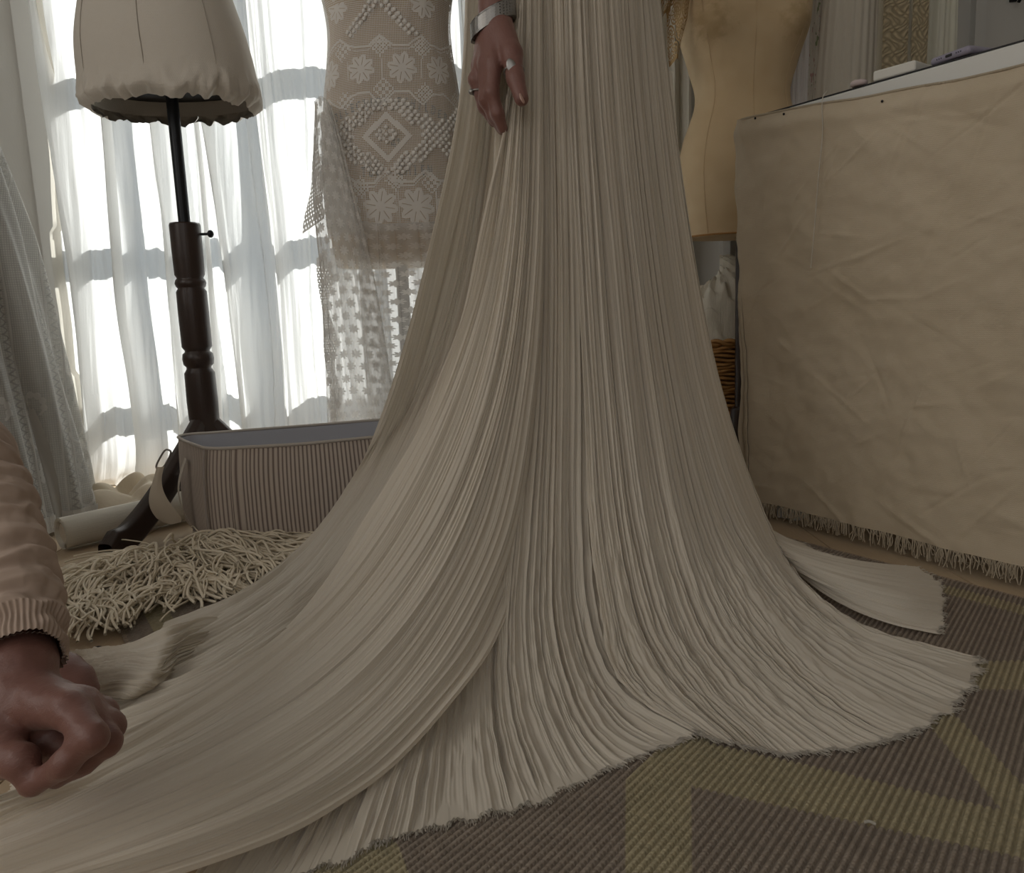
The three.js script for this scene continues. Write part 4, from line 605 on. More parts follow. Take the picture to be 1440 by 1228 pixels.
// ---------------------------------------------------------------- wicker basket with tulle
{
  const t = thing('wicker_basket', 'round golden wicker basket behind the stand of the bare dress form', 'basket'), cx = 0.60, cz = -2.255, rad = (y) => 0.120 + 0.028 * (y / 0.365);
  part('lining', new THREE.LatheGeometry([[0.001, 0.02], [rad(0) - 0.012, 0.02], [rad(0.36) - 0.012, 0.36]].map((p) => new THREE.Vector2(...p)), 40).translate(cx, 0, cz), std({ color: rgb(0.25, 0.15, 0.07), side: both }), t);
  const n = 34; for (let k = 0; k < n; k++) { const y = 0.012 + k * 0.0104, pts = []; for (let i = 0; i < 72; i++) { const a = i / 72 * 2 * Math.PI, w = Math.sin(i * Math.PI / 2 + k * Math.PI) * 0.0035, r = rad(y) + w; pts.push(V(cx + r * Math.cos(a), y + 0.003 * Math.sin(i * 0.7 + k), cz + r * Math.sin(a))); } part('wicker_strand', tube(pts, 0.0048, 110, 5, true), M.wicker, t); }
  for (let k = 0; k < 2; k++) { const pts = []; for (let i = 0; i < 90; i++) { const a = i / 90 * 2 * Math.PI, q = i * 0.9 + k * Math.PI, r = rad(0.365) + 0.005 * Math.cos(q); pts.push(V(cx + r * Math.cos(a), 0.370 + 0.006 * Math.sin(q), cz + r * Math.sin(a))); } part('rim', tube(pts, 0.006, 260, 6, true), M.wicker, t); }
  const u = thing('tulle_heap', 'heap of cream tulle piled in the wicker basket', 'fabric');
  part('cloth', gridGeo(120, 60, (i, j) => { const a = i / 119 * 2 * Math.PI, v = j / 59, r = 0.155 * Math.sin(v * 1.62) * (1 + 0.10 * nz(Math.cos(a) * 2, Math.sin(a) * 2, v * 3)), y = 0.365 + 0.20 * Math.cos(v * 1.62) * (1 + 0.2 * Math.cos(a - 0.2)) + 0.016 * nz(Math.cos(a) * 6, Math.sin(a) * 6, v * 9) + 0.007 * Math.sin(a * 17 + v * 9); return V(cx + 0.01 + r * Math.cos(a), y, Math.max(-2.405, cz + r * Math.sin(a) * 0.85)); }, (i, j) => [i / 119 * 2, j / 59]), M.tulle, u);
  part('loose_end', gridGeo(24, 30, (i, j) => { const q = i / 23, v = j / 29; return V(cx + 0.035 + q * 0.06 - 0.012 * v, 0.385 - 0.085 * v * (1 - 0.4 * q), cz + 0.155 + 0.014 * Math.sin(q * 9 + v * 2)); }), M.tulle, u);
}

// ---------------------------------------------------------------- striped storage box
{
  const t = thing('storage_box', 'open soft storage box in cream and taupe stripes beside the shaggy fleece', 'storage box');
  const FL = [-0.598, -1.50], BL = [-0.762, -1.735], BR = [-0.27, -1.885], FR = [-0.12, -1.648], H0 = 0.228;
  const stripe = canvasTex(1024, 64, (c) => { c.fillStyle = 'rgb(206,194,182)'; c.fillRect(0, 0, 1024, 64); for (let i = 0; i < 32; i++) { c.fillStyle = 'rgb(142,127,120)'; c.fillRect(i * 32 + 11, 0, 9, 64); c.fillStyle = 'rgb(176,162,152)'; c.fillRect(i * 32 + 8, 0, 2, 64); c.fillRect(i * 32 + 21, 0, 2, 64); } }, true);
  const ribs = dataTex(512, 8, (u) => 120 + 90 * Math.sin(u * 64 * Math.PI));
  const stripes = std({ map: stripe, bumpMap: ribs, bumpScale: 0.0012, side: both });
  // rounded quadrilateral, walked from the middle of the back
  const corner = [BL, FL, FR, BR], path = []; { const r = 0.045; for (let k = 0; k < 4; k++) { const a = corner[(k + 3) % 4], b = corner[k], c = corner[(k + 1) % 4], u = V(a[0] - b[0], 0, a[1] - b[1]).normalize(), w = V(c[0] - b[0], 0, c[1] - b[1]).normalize(), p0 = V(b[0], 0, b[1]).addScaledVector(u, r), p1 = V(b[0], 0, b[1]).addScaledVector(w, r); for (let i = 0; i <= 8; i++) { const s = i / 8; path.push(p0.clone().multiplyScalar((1 - s) * (1 - s)).addScaledVector(V(b[0], 0, b[1]), 2 * s * (1 - s)).addScaledVector(p1, s * s)); } } }
  const loop = new THREE.CatmullRomCurve3(path, true, 'centripetal'), N = 300, pts = loop.getSpacedPoints(N), len = loop.getLength(), cen = V(-0.43, 0, -1.69);
  const wall = (off, y0, y1, round) => gridGeo(N + 1, 40, (i, j) => { const v = j / 39, y = lerp(y1, y0, v), p = pts[i].clone(), d = p.clone().sub(cen).normalize(); let o = off; if (round) { o += -0.030 * Math.pow(1 - smooth(y, 0, 0.05), 2) + 0.008 * Math.sin(Math.min(1, y / H0) * Math.PI) + 0.004 * nz(i * 0.03, y * 8) ; } p.addScaledVector(d, o); p.y = y + (y > 0.15 ? 0.004 * nz(i * 0.02, 4) : 0); return p; }, (i, j) => [i / N * len / 0.262, j / 39 * 0.23]);
  part('side', wall(0, 0.006, H0, true), stripes, t);
  part('lining', wall(-0.008, 0.02, H0 - 0.002, false), std({ color: rgb(0.50, 0.51, 0.56), side: both }), t, 'plain grey lining');
  const bot = new THREE.Shape(pts.filter((_, i) => i % 4 === 0).map((p) => new THREE.Vector2(p.x * 0.97 + cen.x * 0.03, -(p.z * 0.97 + cen.z * 0.03)))); part('bottom', new THREE.ShapeGeometry(bot).rotateX(-Math.PI / 2).translate(0, 0.012, 0), stripes, t);
  part('rim_piping', tube(pts.filter((_, i) => i % 5 === 0 && i < N).map((p, i) => V(p.x, H0 + 0.004 * nz(i * 5 * 0.02, 4), p.z)), 0.0035, 300, 6, true), std({ color: rgb(0.55, 0.50, 0.45) }), t);
  // corner seam and the piped edge of the near left corner
  part('corner_seam', tube(Array.from({ length: 14 }, (_, k) => { const y = lerp(H0, 0.02, k / 13), p = V(-0.607, y, -1.512), d = p.clone().sub(cen).setY(0).normalize(); return p.addScaledVector(d, 0.002 + 0.008 * Math.sin(Math.min(1, y / H0) * Math.PI) - 0.03 * Math.pow(1 - smooth(y, 0, 0.05), 2)); }), 0.0028, 40, 6), std({ color: rgb(0.42, 0.37, 0.34) }), t);
  // carrying strap with metal ring at the near left end
  part('handle', gridGeo(8, 40, (i, j) => { const v = j / 39, a = v * Math.PI, w = (i / 7 - 0.5) * 0.026; return V(-0.690 - 0.018 * Math.sin(a) + w * 0.5, 0.195 - 0.15 * v + 0.0, -1.612 + w * 0.85 + 0.01 * Math.sin(a)); }), std({ color: rgb(0.62, 0.56, 0.48), side: both }), t, 'canvas carrying handle');
  const ring = []; for (let k = 0; k < 32; k++) { const a = k / 32 * 2 * Math.PI, x = Math.sign(Math.cos(a)) * Math.pow(Math.abs(Math.cos(a)), 0.6) * 0.009, y = Math.sign(Math.sin(a)) * Math.pow(Math.abs(Math.sin(a)), 0.6) * 0.024; ring.push(V(-0.731 + x * 0.8 + y * 0.55, 0.196 + y * 0.83 - x * 0.4, -1.60)); }
  part('strap_ring', tube(ring, 0.002, 90, 6, true), M.silver, t, 'rectangular metal ring');
  part('strap', gridGeo(10, 40, (i, j) => { const v = j / 39, w = lerp(0.016, 0.052, smooth(v, 0.1, 0.85)) * (1 - 0.25 * smooth(v, 0.9, 1)), c = V(-0.738 - 0.012 * Math.sin(v * 3) + 0.012 * v, 0.182 - 0.125 * v, -1.598 + 0.016 * Math.sin(v * 3.4)); return c.add(V((i / 9 - 0.5) * w, 0.006 * Math.abs(i / 9 - 0.5) * v, 0.006 * Math.sin(i / 9 * 3.1))); }), std({ color: rgb(0.66, 0.58, 0.47), side: both, bumpMap: weave, bumpScale: 0.0005 }), t, 'cream canvas strap end');
}

// ---------------------------------------------------------------- shaggy fleece
{
  const t = thing('fleece_rug', 'shaggy cream fleece with curly locks lying before the striped box', 'fleece');
  const cx = -0.635, cz = -1.40, inside = (x, z) => { const dx = x - cx, dz = z - cz, a = dx * 0.72 + -dz * 0.69, b = dx * 0.69 + dz * 0.72; return Math.hypot(a / 0.27, b / 0.135); };
  const hgt = (x, z) => 0.010 + 0.030 * Math.max(0, 1 - Math.pow(inside(x, z), 2)) * (1 + 0.3 * nz(x * 9, z * 9));
  part('hide', gridGeo(50, 50, (i, j) => { const a = i / 49 * 2 * Math.PI, r = j / 49, ca = Math.cos(a) * 0.26 * r, sa = Math.sin(a) * 0.125 * r, x = cx + ca * 0.72 + sa * 0.69, z = cz - ca * 0.69 + sa * 0.72; return V(x, hgt(x, z) - 0.004, z); }), std({ color: rgb(0.50, 0.43, 0.32), side: both }), t);
  seed = 404; const locks = [];
  for (let k = 0; k < 1450; k++) {
    const a0 = rnd() * 2 * Math.PI, r0 = Math.sqrt(rnd()) * 0.98, ca = Math.cos(a0) * 0.26 * r0, sa = Math.sin(a0) * 0.125 * r0, x = cx + ca * 0.72 + sa * 0.69, z = cz - ca * 0.69 + sa * 0.72;
    let dx = (x - cx) * 2.2 + 0.10 + 1.3 * nz(x * 11, z * 11), dz = (z - cz) * 2.6 + 0.25 + 1.3 * nz(x * 11 + 9, z * 11); const m = Math.hypot(dx, dz); dx /= m; dz /= m;
    const L = rr(0.06, 0.16), lift = rr(0.006, 0.034), wig = rr(0.003, 0.014), ph = rr(0, 6), pts = [];
    for (let q = 0; q < 8; q++) { const s = q / 7, px = x + dx * L * s + -dz * wig * Math.sin(ph + s * 7), pz = z + dz * L * s + dx * wig * Math.sin(ph + s * 7); let y = hgt(px, pz) + lift * Math.sin(s * 2.6) + 0.003 * Math.cos(ph + s * 8); if (k % 29 === 0) y += 0.02 * s; pts.push(V(px, Math.max(0.006, y), pz)); }
    locks.push(tube(pts, rr(0.0013, 0.0028), 12, 5));
  }
  part('wool_locks', merge(locks), M.wool, t).userData.kind = 'stuff';
}

// ---------------------------------------------------------------- rolls and cloth by the window
{
  const t = thing('fabric_roll', 'roll of cream fabric lying under the curtain behind the shaggy fleece', 'fabric roll');
  const spiral = (r0, r1, turns, n) => Array.from({ length: n }, (_, k) => { const s = k / (n - 1), a = s * turns * 2 * Math.PI, r = lerp(r0, r1, s); return [Math.cos(a) * r, Math.sin(a) * r]; });
  const A = V(-0.975, 0.042, -1.615), B = V(-0.74, 0.043, -1.905), ax = B.clone().sub(A).normalize(), up = V(0, 1, 0), side = ax.clone().cross(up), sp = spiral(0.024, 0.037, 3.2, 120);
  part('cloth', gridGeo(120, 24, (i, j) => { const s = j / 23, k = 1 + 0.02 * nz(i * 0.05, s * 5); return A.clone().lerp(B, s).addScaledVector(side, sp[i][0] * k).addScaledVector(up, sp[i][1] * k); }), M.cream, t);
  part('core', gridGeo(33, 12, (i, j) => { const a = i / 32 * 2 * Math.PI; return A.clone().lerp(B, 0.006 + 0.98 * j / 11).addScaledVector(side, 0.0235 * Math.cos(a)).addScaledVector(up, 0.0235 * Math.sin(a)); }), M.cream, t);
  part('end_cap', new THREE.CircleGeometry(0.0232, 28).lookAt(ax.clone().negate()).translate(A.x + ax.x * 0.006, A.y, A.z + ax.z * 0.006), std({ color: rgb(0.55, 0.48, 0.38), side: both }), t);
  const s = thing('fabric_roll', 'small white roll lying left of the shaggy fleece', 'fabric roll'), a2 = V(-0.785, 0.028, -1.30), b2 = V(-0.95, 0.028, -1.33), x2 = b2.clone().sub(a2).normalize(), s2 = x2.clone().cross(up), sp2 = spiral(0.014, 0.025, 3, 90);
  part('cloth', gridGeo(90, 10, (i, j) => a2.clone().lerp(b2, j / 9).addScaledVector(s2, sp2[i][0]).addScaledVector(up, sp2[i][1])), M.tulle, s);
  part('end_cap', new THREE.CircleGeometry(0.0245, 28).lookAt(x2.clone().negate()).translate(a2.x + x2.x * 0.003, a2.y, a2.z), M.tulle, s);
  const c = thing('cloth_heap', 'crumpled cream cloth heaped on the floor at the curtain hem', 'fabric');
  part('cloth', gridGeo(110, 70, (i, j) => { const u = i / 109, v = j / 69, m = Math.pow(Math.sin(u * Math.PI) * Math.sin(v * Math.PI), 0.45), x = lerp(-1.20, -0.72, u) + 0.02 * nz(u * 6, v * 5), z = lerp(-2.13, -1.86, v) + 0.02 * nz(u * 5, v * 6, 3) - 0.10 * (u - 0.5); return V(x, 0.008 + m * (0.035 + 0.055 * Math.abs(nz(u * 5, v * 4, 2)) + 0.012 * Math.sin(u * 16 + v * 9 + 5 * nz(u * 3, v * 3))) * lerp(1, 1.4, u), z); }), phy({ color: rgb(0.80, 0.70, 0.55), transmission: 0.25, roughness: 1, thickness: 0, side: both, bumpMap: weave, bumpScale: 0.0005 }), c);
  const fl = part('lint', tube([[0.301, 0.0095, -0.628], [0.305, 0.011, -0.627], [0.310, 0.0095, -0.625]], 0.0014, 10, 6), M.cream, scene); tag(fl, 'tiny white scrap of lint lying on the olive band of the rug', 'lint');
  const sp3 = part('floor_speck', new THREE.SphereGeometry(0.004, 8, 6).scale(1.4, 0.4, 0.8).translate([-.627,.001,-1.093][0], 0.004, [-.627,.001,-1.093][2]), M.black, scene); tag(sp3, 'small dark scrap on the bare floor below the fleece', 'scrap');
}

// ---------------------------------------------------------------- lace gown hanging at the far left
{
  const t = thing('lace_gown', 'grey-white lace gown hanging at the left edge beside the window', 'gown'), R = [[0.0, -1.29, -1.83, 0.245, 0.17], [0.3, -1.30, -1.83, 0.225, 0.16], [0.7, -1.31, -1.83, 0.185, 0.14], [1.0, -1.33, -1.83, 0.15, 0.12], [1.3, -1.34, -1.83, 0.12, 0.1], [1.5, -1.34, -1.83, 0.13, 0.1]];
  const tex = canvasTex(1024, 2048, (c, w, h) => { c.fillStyle = 'rgb(205,205,205)'; c.fillRect(0, 0, w, h); seed = 5;
    c.strokeStyle = 'rgb(150,150,150)'; c.lineWidth = 2; for (let y = 0; y < h; y += 7) { c.beginPath(); c.moveTo(0, y); c.lineTo(w, y + 3 * rnd()); c.stroke(); } for (let x = 0; x < w; x += 7) { c.beginPath(); c.moveTo(x, 0); c.lineTo(x, h); c.stroke(); }
    for (let b = 0; b < 6; b++) { const x = b * 170 + 60; c.strokeStyle = 'rgb(110,110,110)'; c.lineWidth = 5; c.beginPath(); for (let y = 0; y < h; y += 12) c.lineTo(x + ((y / 12) % 2) * 22, y); c.stroke(); c.strokeStyle = '#fff'; c.lineWidth = 7; c.strokeRect(x - 14, -9, 50, h + 20); }
    c.strokeStyle = '#fff'; c.lineCap = 'round'; for (let b = 0; b < 6; b++) for (let k = 0; k < 2; k++) { const x = b * 170 + 140, y = 1640 + k * 210; c.lineWidth = 9; c.beginPath(); c.arc(x, y, 34, 2.6, 7.2); c.stroke(); c.beginPath(); c.arc(x - 20, y + 100, 30, -0.6, 3.2); c.stroke(); c.lineWidth = 6; for (let q = 0; q < 7; q++) { c.beginPath(); c.arc(x + 34 * Math.cos(2.6 + q * 0.65), y + 34 * Math.sin(2.6 + q * 0.65), 8, 0, 7); c.stroke(); } }
  });
  const m = phy({ color: rgb(0.66, 0.65, 0.62), transmission: 0.25, roughness: 1, thickness: 0, side: both, alphaMap: tex, transparent: true, bumpMap: tex, bumpScale: 0.002 });
  const push = (k) => (q, th, y) => { const r = 1 - smooth(y, 0.6, 1.3), f = r * (0.022 * Math.sin(th * 9 + k + 2 * nz(y * 1.5, k)) + 0.008 * Math.sin(th * 23 + y * 3)); q.x += Math.sin(th) * f; q.z += Math.cos(th) * f; };
  part('skirt', loftForm(R, 0.015, 1.5, 200, 110, 0, { push: push(0), su: 1.4, sv: 0.66 }), m, t);
  part('underskirt', loftForm(R, 0.03, 1.48, 140, 60, -0.03, { push: push(2), su: 1.4, sv: 0.9 }), phy({ color: rgb(0.62, 0.60, 0.56), transmission: 0.3, roughness: 1, thickness: 0, side: both }), t);
  part('hem_band', loftForm(R, 0.012, 0.05, 200, 8, 0.004, { push: push(0), su: 4, sv: 4 }), phy({ color: rgb(0.72, 0.70, 0.66), roughness: 1, side: both, bumpMap: tex, bumpScale: 0.002 }), t);
}
// ---------------------------------------------------------------- the woman wearing the gown: hand, arm and the body inside the cloth
function headChains(x, y, z, fx, fz) { // centre of the head, facing (fx, fz)
  const at = (u, v, w) => [x + fx * u - fz * w, y + v, z + fz * u + fx * w];
  return [[[...at(-0.01, 0.03, 0), 0.085], [...at(0.015, -0.03, 0), 0.07]], [[...at(0.05, -0.085, 0), 0.036], [...at(0.02, -0.03, 0), 0.06]], [[...at(0.085, 0.0, 0), 0.012], [...at(0.106, -0.028, 0), 0.012]], [[...at(0.0, -0.01, 0.08), 0.018], [...at(-0.008, 0.015, 0.084), 0.016]], [[...at(0.0, -0.01, -0.08), 0.018], [...at(-0.008, 0.015, -0.084), 0.016]], [[...at(0.088, -0.058, 0.018), 0.009], [...at(0.088, -0.058, -0.018), 0.009]], [[...at(0.078, 0.018, 0.034), 0.013], [...at(0.078, 0.018, 0.030), 0.013]], [[...at(0.078, 0.018, -0.034), 0.013], [...at(0.078, 0.018, -0.030), 0.013]]];
}
{
  const hand = [
  [[.012,1.081,-1.25,.032], [.001,.909,-1.205,.025], [-.001,.875,-1.195,.024]],
  [[-.001,.878,-1.193,.021], [-.006,.82,-1.165,.013], [-.01,.779,-1.155,.01], [-.003,.751,-1.158,.009], [.004,.732,-1.166,.007]],
  [[-.005,.879,-1.195,.02], [-.015,.823,-1.175,.013], [-.019,.773,-1.167,.01], [-.009,.75,-1.172,.008], [.002,.733,-1.177,.007]],
  [[-.008,.88,-1.2,.019], [-.022,.83,-1.19,.012], [-.034,.806,-1.187,.009], [-.023,.769,-1.19,.008], [-.009,.747,-1.19,.007]],
  [[-.01,.88,-1.205,.018], [-.027,.83,-1.205,.011], [-.034,.81,-1.21,.008], [-.025,.784,-1.21,.007], [-.013,.765,-1.207,.006]],
  [[.006,.871,-1.185,.02], [.02,.83,-1.158,.015], [.024,.792,-1.14,.012], [.031,.762,-1.128,.01]],
];
  const w0 = hand[0][0];
  const p = thing('person', 'standing woman in the pleated gown, her hand with silver jewellery lifting it', 'person');
  const sz = -1.45;
  const torso = [[[0.15, 0.98, sz, 0.09], [0.16, 1.10, sz, 0.105], [0.15, 1.22, sz, 0.115], [0.13, 1.36, sz, 0.10]], [[0.0, 1.40, sz, 0.055], [0.27, 1.40, sz, 0.055]], [[0.13, 1.42, sz, 0.055], [0.13, 1.53, sz + 0.01, 0.05]]];
  const arm = [[[-0.01, 1.40, sz, 0.05], [-0.05, 1.14, -1.36, 0.04], [w0[0], w0[1], w0[2], 0.034]], [[0.28, 1.40, sz, 0.05], [0.33, 1.17, -1.46, 0.042], [0.19, 1.27, -1.29, 0.028], [0.13, 1.29, -1.27, 0.022]]];
  const legs = [[[0.12, 0.95, sz, 0.075], [0.12, 0.50, sz, 0.06], [0.12, 0.09, sz - 0.02, 0.04], [0.12, 0.035, sz + 0.12, 0.028]], [[0.18, 0.95, sz, 0.07], [0.21, 0.50, sz, 0.06], [0.22, 0.09, sz - 0.02, 0.04], [0.22, 0.035, sz + 0.12, 0.028]]];
  const body = mergeGeometries([bodyMesh([...torso, ...arm, ...legs], 0.03, 0.012, 0.02), bodyMesh(hand, 0.006, 0.0024, 0.008), bodyMesh([...headChains(0.13, 1.63, sz + 0.02, 0.1, 0.995), [[0.13, 1.5, sz + 0.01, 0.05], [0.13, 1.56, sz + 0.01, 0.05]]], 0.02, 0.005, 0.02)]);
  part('body', body, M.skin, p);
  part('hair', bodyMesh([[[0.125, 1.67, sz - 0.005, 0.098], [0.125, 1.60, sz - 0.05, 0.085]], [[0.12, 1.60, sz - 0.06, 0.06], [0.12, 1.40, sz - 0.12, 0.045]]], 0.03, 0.008, 0.02), std({ color: rgb(0.06, 0.035, 0.02), roughness: 0.6 }), p);
  part('bodice', bodyMesh(torso.map((c) => c.map((q) => [q[0], q[1], q[2], q[3] + 0.008])), 0.03, 0.012, 0.02, (d, x, y) => Math.max(d, y - 1.36, 0.95 - y)), M.silk, p);
  // open silver cuff, tilted on the wrist
  const J = [-.004,.882,-1.2], cuff = []; {
    const sh = new THREE.Shape(); sh.moveTo(0, -0.011); sh.lineTo(0.155, -0.011); sh.quadraticCurveTo(0.162, 0, 0.155, 0.011); sh.lineTo(0, 0.011); sh.quadraticCurveTo(-0.007, 0, 0, -0.011);
    for (let i = 0; i < 7; i++) for (let j = 0; j < 5; j++) { const h = new THREE.Path(); h.absellipse(0.092 + i * 0.0048, -0.0076 + j * 0.0038 + (i % 2) * 0.0008, 0.0013, 0.0013, 0, 6.3, true); sh.holes.push(h); }
    const g = new THREE.ExtrudeGeometry(sh, { depth: 0.0018, bevelEnabled: true, bevelThickness: 0.0006, bevelSize: 0.0006, bevelSegments: 2, curveSegments: 8, steps: 1 });
    // subdivide along its length so that it bends smoothly
    const src = g.toNonIndexed().attributes.position, out = []; const cut = (a, b, c, n) => { const L = Math.max(Math.abs(a.x - b.x), Math.abs(b.x - c.x), Math.abs(a.x - c.x)); if (L < 0.006 || n > 6) { out.push(a, b, c); return; } const ab = Math.abs(a.x - b.x), bc = Math.abs(b.x - c.x), ca = Math.abs(c.x - a.x); if (ab >= bc && ab >= ca) { const m = a.clone().lerp(b, 0.5); cut(a, m, c, n + 1); cut(m, b, c, n + 1); } else if (bc >= ca) { const m = b.clone().lerp(c, 0.5); cut(a, b, m, n + 1); cut(a, m, c, n + 1); } else { const m = c.clone().lerp(a, 0.5); cut(a, b, m, n + 1); cut(m, b, c, n + 1); } };
    for (let k = 0; k < src.count; k += 3) cut(V().fromBufferAttribute ? new THREE.Vector3().fromBufferAttribute(src, k) : 0, new THREE.Vector3().fromBufferAttribute(src, k + 1), new THREE.Vector3().fromBufferAttribute(src, k + 2), 0);
    const pos = new Float32Array(out.length * 3), rx = 0.0315, rz = 0.0285;
    out.forEach((v, k) => { const a = -2.75 + v.x / 0.030 , r = v.z; const q = V((rx + r) * Math.sin(a), v.y + 0.0, (rz + r) * Math.cos(a)); q.y += q.x * 0.46 + 0.0 * q.z; q.toArray(pos, k * 3); });
    const bg = new THREE.BufferGeometry(); bg.setAttribute('position', new THREE.BufferAttribute(pos, 3)); bg.computeVertexNormals(); bg.translate(J[0], J[1] + 0.006, J[2]);
    part('cuff_bracelet', bg, M.silver, p, 'open silver cuff with rows of small holes');
  }
  const ring = (c, r, axis, rad) => new THREE.TorusGeometry(r, rad, 10, 32).applyQuaternion(new THREE.Quaternion().setFromUnitVectors(V(0, 0, 1), axis.normalize())).translate(...c);
  const R1 = [.022,.803,-1.148], R2 = [-.03,.788,-1.188];
  part('thumb_ring', merge([ring(R1, 0.0138, V(0.15, -1, 0.5), 0.0016), new THREE.SphereGeometry(0.009, 18, 12).scale(0.75, 1.25, 0.22).rotateZ(0.35).translate(R1[0] - 0.003, R1[1] + 0.003, R1[2] + 0.0135)]), M.silver, p, 'silver ring with a leaf-shaped plate');
  part('finger_ring', merge([ring(R2, 0.0098, V(-0.1, -1, 0.2), 0.0013), new THREE.SphereGeometry(0.0042, 12, 10).translate(R2[0] - 0.0095, R2[1] + 0.001, R2[2] + 0.003)]), M.silver, p, 'thin silver ring with a small bead');
  // nails
  const th = hand[5][3], ti = hand[5][2], dir = V(th[0] - ti[0], th[1] - ti[1], th[2] - ti[2]).normalize();
  part('nail', new THREE.SphereGeometry(0.0072, 16, 10).scale(0.8, 1.1, 0.25).applyQuaternion(new THREE.Quaternion().setFromUnitVectors(V(0, 1, 0), dir)).translate(th[0] + dir.x * 0.002, th[1] + dir.y * 0.002, th[2] + 0.0088), phy({ color: rgb(0.55, 0.36, 0.30), roughness: 0.3 }), p);
}
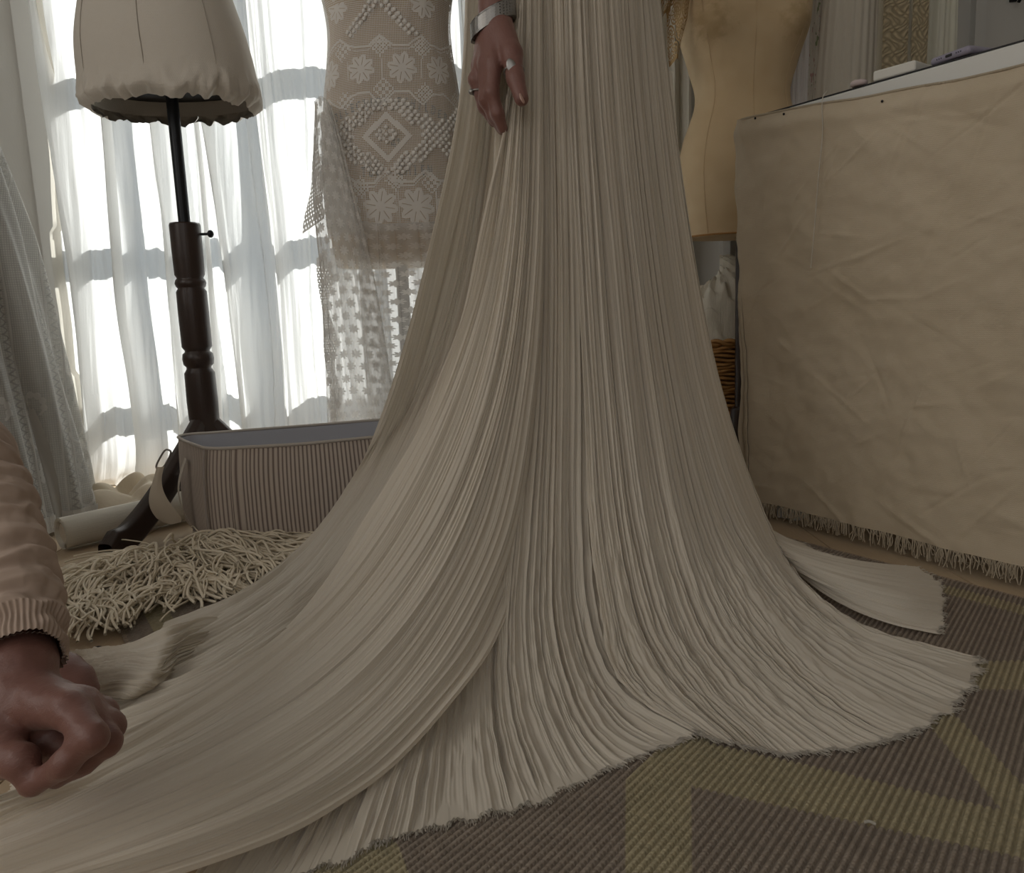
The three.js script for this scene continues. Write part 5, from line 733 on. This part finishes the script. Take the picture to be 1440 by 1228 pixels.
// ---------------------------------------------------------------- the dressmaker kneeling at the left
{
  const hand = [
  [[-.581,.339,-.8,.042], [-.483,.211,-.7,.036], [-.439,.18,-.64,.03], [-.428,.161,-.62,.026]],
  [[-.425,.162,-.618,.024], [-.367,.166,-.588,.015], [-.339,.155,-.566,.012], [-.359,.136,-.561,.01], [-.387,.117,-.564,.008]],
  [[-.427,.161,-.625,.023], [-.372,.159,-.608,.015], [-.341,.137,-.59,.011], [-.359,.124,-.582,.01], [-.38,.112,-.58,.008]],
  [[-.431,.157,-.635,.022], [-.38,.15,-.63,.013], [-.349,.138,-.612,.011], [-.363,.118,-.605,.009], [-.38,.105,-.6,.008]],
  [[-.436,.152,-.645,.02], [-.388,.137,-.652,.011], [-.365,.139,-.636,.009], [-.372,.12,-.63,.008], [-.381,.109,-.62,.007]],
  [[-.431,.16,-.615,.024], [-.428,.141,-.592,.019], [-.425,.132,-.583,.017], [-.4,.134,-.57,.013], [-.391,.119,-.564,.009]],
  [[-.437,.146,-.63,.024], [-.408,.125,-.618,.021], [-.387,.119,-.61,.016]],
  [[-.429,.144,-.62,.02], [-.423,.117,-.61,.018]],
];
  const hand2 = [
  [[-.756,.087,-.92,.034], [-.6,.09,-.87,.027], [-.556,.086,-.855,.024]],
  [[-.556,.086,-.855,.022], [-.525,.083,-.85,.015], [-.504,.078,-.84,.011], [-.49,.067,-.83,.009]],
  [[-.555,.086,-.85,.022], [-.523,.081,-.84,.015], [-.502,.073,-.83,.011], [-.491,.065,-.82,.009]],
  [[-.553,.085,-.845,.021], [-.523,.079,-.83,.015], [-.505,.069,-.82,.011], [-.497,.064,-.81,.009]],
];
  const path = [
  [[-.433,.19,-.64,.035], [-.449,.208,-.668,.035], [-.469,.232,-.698,.036], [-.496,.264,-.73,.04], [-.539,.306,-.77,.045], [-.586,.352,-.81,.05]],
][0];
  const p = thing('person', 'person kneeling at the left in a beige ribbed sweater, fist holding the train', 'person');
  const el = hand[0][0], e2 = hand2[0][0];
  const torso = [[[-1.36, 0.36, -0.98, 0.14], [-1.24, 0.56, -0.97, 0.135], [-1.10, 0.74, -0.95, 0.13]], [[-0.98, 0.80, -0.82, 0.06], [-1.04, 0.80, -1.14, 0.06]], [[-1.04, 0.82, -0.95, 0.055], [-0.98, 0.93, -0.93, 0.05]]];
  const upper = [[[-0.97, 0.79, -0.82, 0.058], [(el[0] - 0.97) / 2 - 0.02, (el[1] + 0.79) / 2, -0.82, 0.05], [el[0], el[1], el[2], 0.043]], [[-1.05, 0.79, -1.14, 0.058], [-0.98, 0.45, -1.12, 0.046], [e2[0], e2[1], e2[2], 0.036]]];
  const legs = [[[-1.34, 0.32, -0.90, 0.10], [-0.98, 0.09, -0.74, 0.062]], [[-1.0, 0.07, -0.74, 0.055], [-1.38, 0.055, -0.84, 0.045], [-1.48, 0.035, -0.86, 0.03]], [[-1.38, 0.32, -1.06, 0.10], [-1.05, 0.09, -1.16, 0.062]], [[-1.06, 0.07, -1.16, 0.055], [-1.45, 0.055, -1.12, 0.045], [-1.54, 0.035, -1.12, 0.03]]];
  part('body', mergeGeometries([bodyMesh([...torso, ...upper, ...legs], 0.03, 0.012, 0.02), bodyMesh(hand, 0.0075, 0.0022, 0.008, (d, x, y, z) => d + 0.0012 * nz(x * 60, y * 60, z * 60) + 0.0005 * nz(x * 170, y * 170, z * 170)), bodyMesh(hand2, 0.010, 0.004, 0.008), bodyMesh([...headChains(-0.93, 1.03, -0.91, 0.95, 0.3), [[-0.99, 0.92, -0.93, 0.05], [-0.96, 0.97, -0.92, 0.05]]], 0.02, 0.006, 0.02)]), M.skin, p);
  part('hair', bodyMesh([[[-0.955, 1.07, -0.915, 0.098], [-0.985, 1.01, -0.925, 0.085]], [[-1.03, 1.05, -0.935, 0.05], [-1.05, 1.03, -0.94, 0.05]]], 0.03, 0.008, 0.02), std({ color: rgb(0.10, 0.06, 0.035), roughness: 0.6 }), p);
  part('trousers', bodyMesh([torso[0].slice(0, 2), ...legs].map((c) => c.map((q) => [q[0], q[1] + 0.006, q[2], q[3] + 0.008])), 0.04, 0.014, 0.02, (d, x, y) => Math.max(d, y - 0.50)), std({ color: rgb(0.16, 0.15, 0.16), roughness: 1 }), p);
  part('sweater', bodyMesh([...torso.slice(0, 2), upper[0].map((q) => [q[0], q[1], q[2], q[3] + 0.002]), upper[1]].map((c) => c.map((q) => [q[0], q[1], q[2], q[3] + 0.012])), 0.04, 0.012, 0.02, (d, x, y) => Math.max(d, 0.40 - y - 0.9 * smooth(x, -1.0, -0.85))), M.sweater, p);
  // forearm sleeve: creased across, ribbed cuff
  const P = path.map((q) => V(q[0], q[1], q[2])), rad = path.map((q) => q[3]);
  part('sleeve', sweep(P, (v, a) => { const x = v * (rad.length - 1), i = Math.min(rad.length - 2, Math.floor(x)), r = lerp(rad[i], rad[i + 1], x - i), rib = v < 0.13 ? 0.0011 * Math.sin(a * 46) : 0; return r - 0.0030 * (1 - smooth(v, 0, 0.14)) + rib + 0.0032 * nz(v * 19 + 0.3 * Math.cos(a), Math.cos(a) * 0.6, Math.sin(a) * 0.8) * smooth(v, 0.1, 0.2) + 0.0026 * Math.sin(v * 62 + 2.6 * nz(v * 4, Math.cos(a), Math.sin(a)) + 2.6 * nz(v * 9, Math.sin(a) * 2)) + 0.0022 * nz(v * 34, Math.cos(a) * 1.6, Math.sin(a) * 1.6) * smooth(v, 0.1, 0.22) + 0.004 * nz(v * 7, Math.cos(a), Math.sin(a)); }, 220, 240), M.sweater, p);
  part('cuff_edge', sweep(P.slice(0, 2).map((q, i) => i ? P[0].clone().lerp(P[1], 0.03) : q.clone().lerp(P[1], -0.01)), (v, a) => rad[0] - 0.0034 + 0.0010 * Math.sin(a * 46) - 0.001 * v, 220, 4), M.sweater, p);
}


renderer.render(scene, camera);
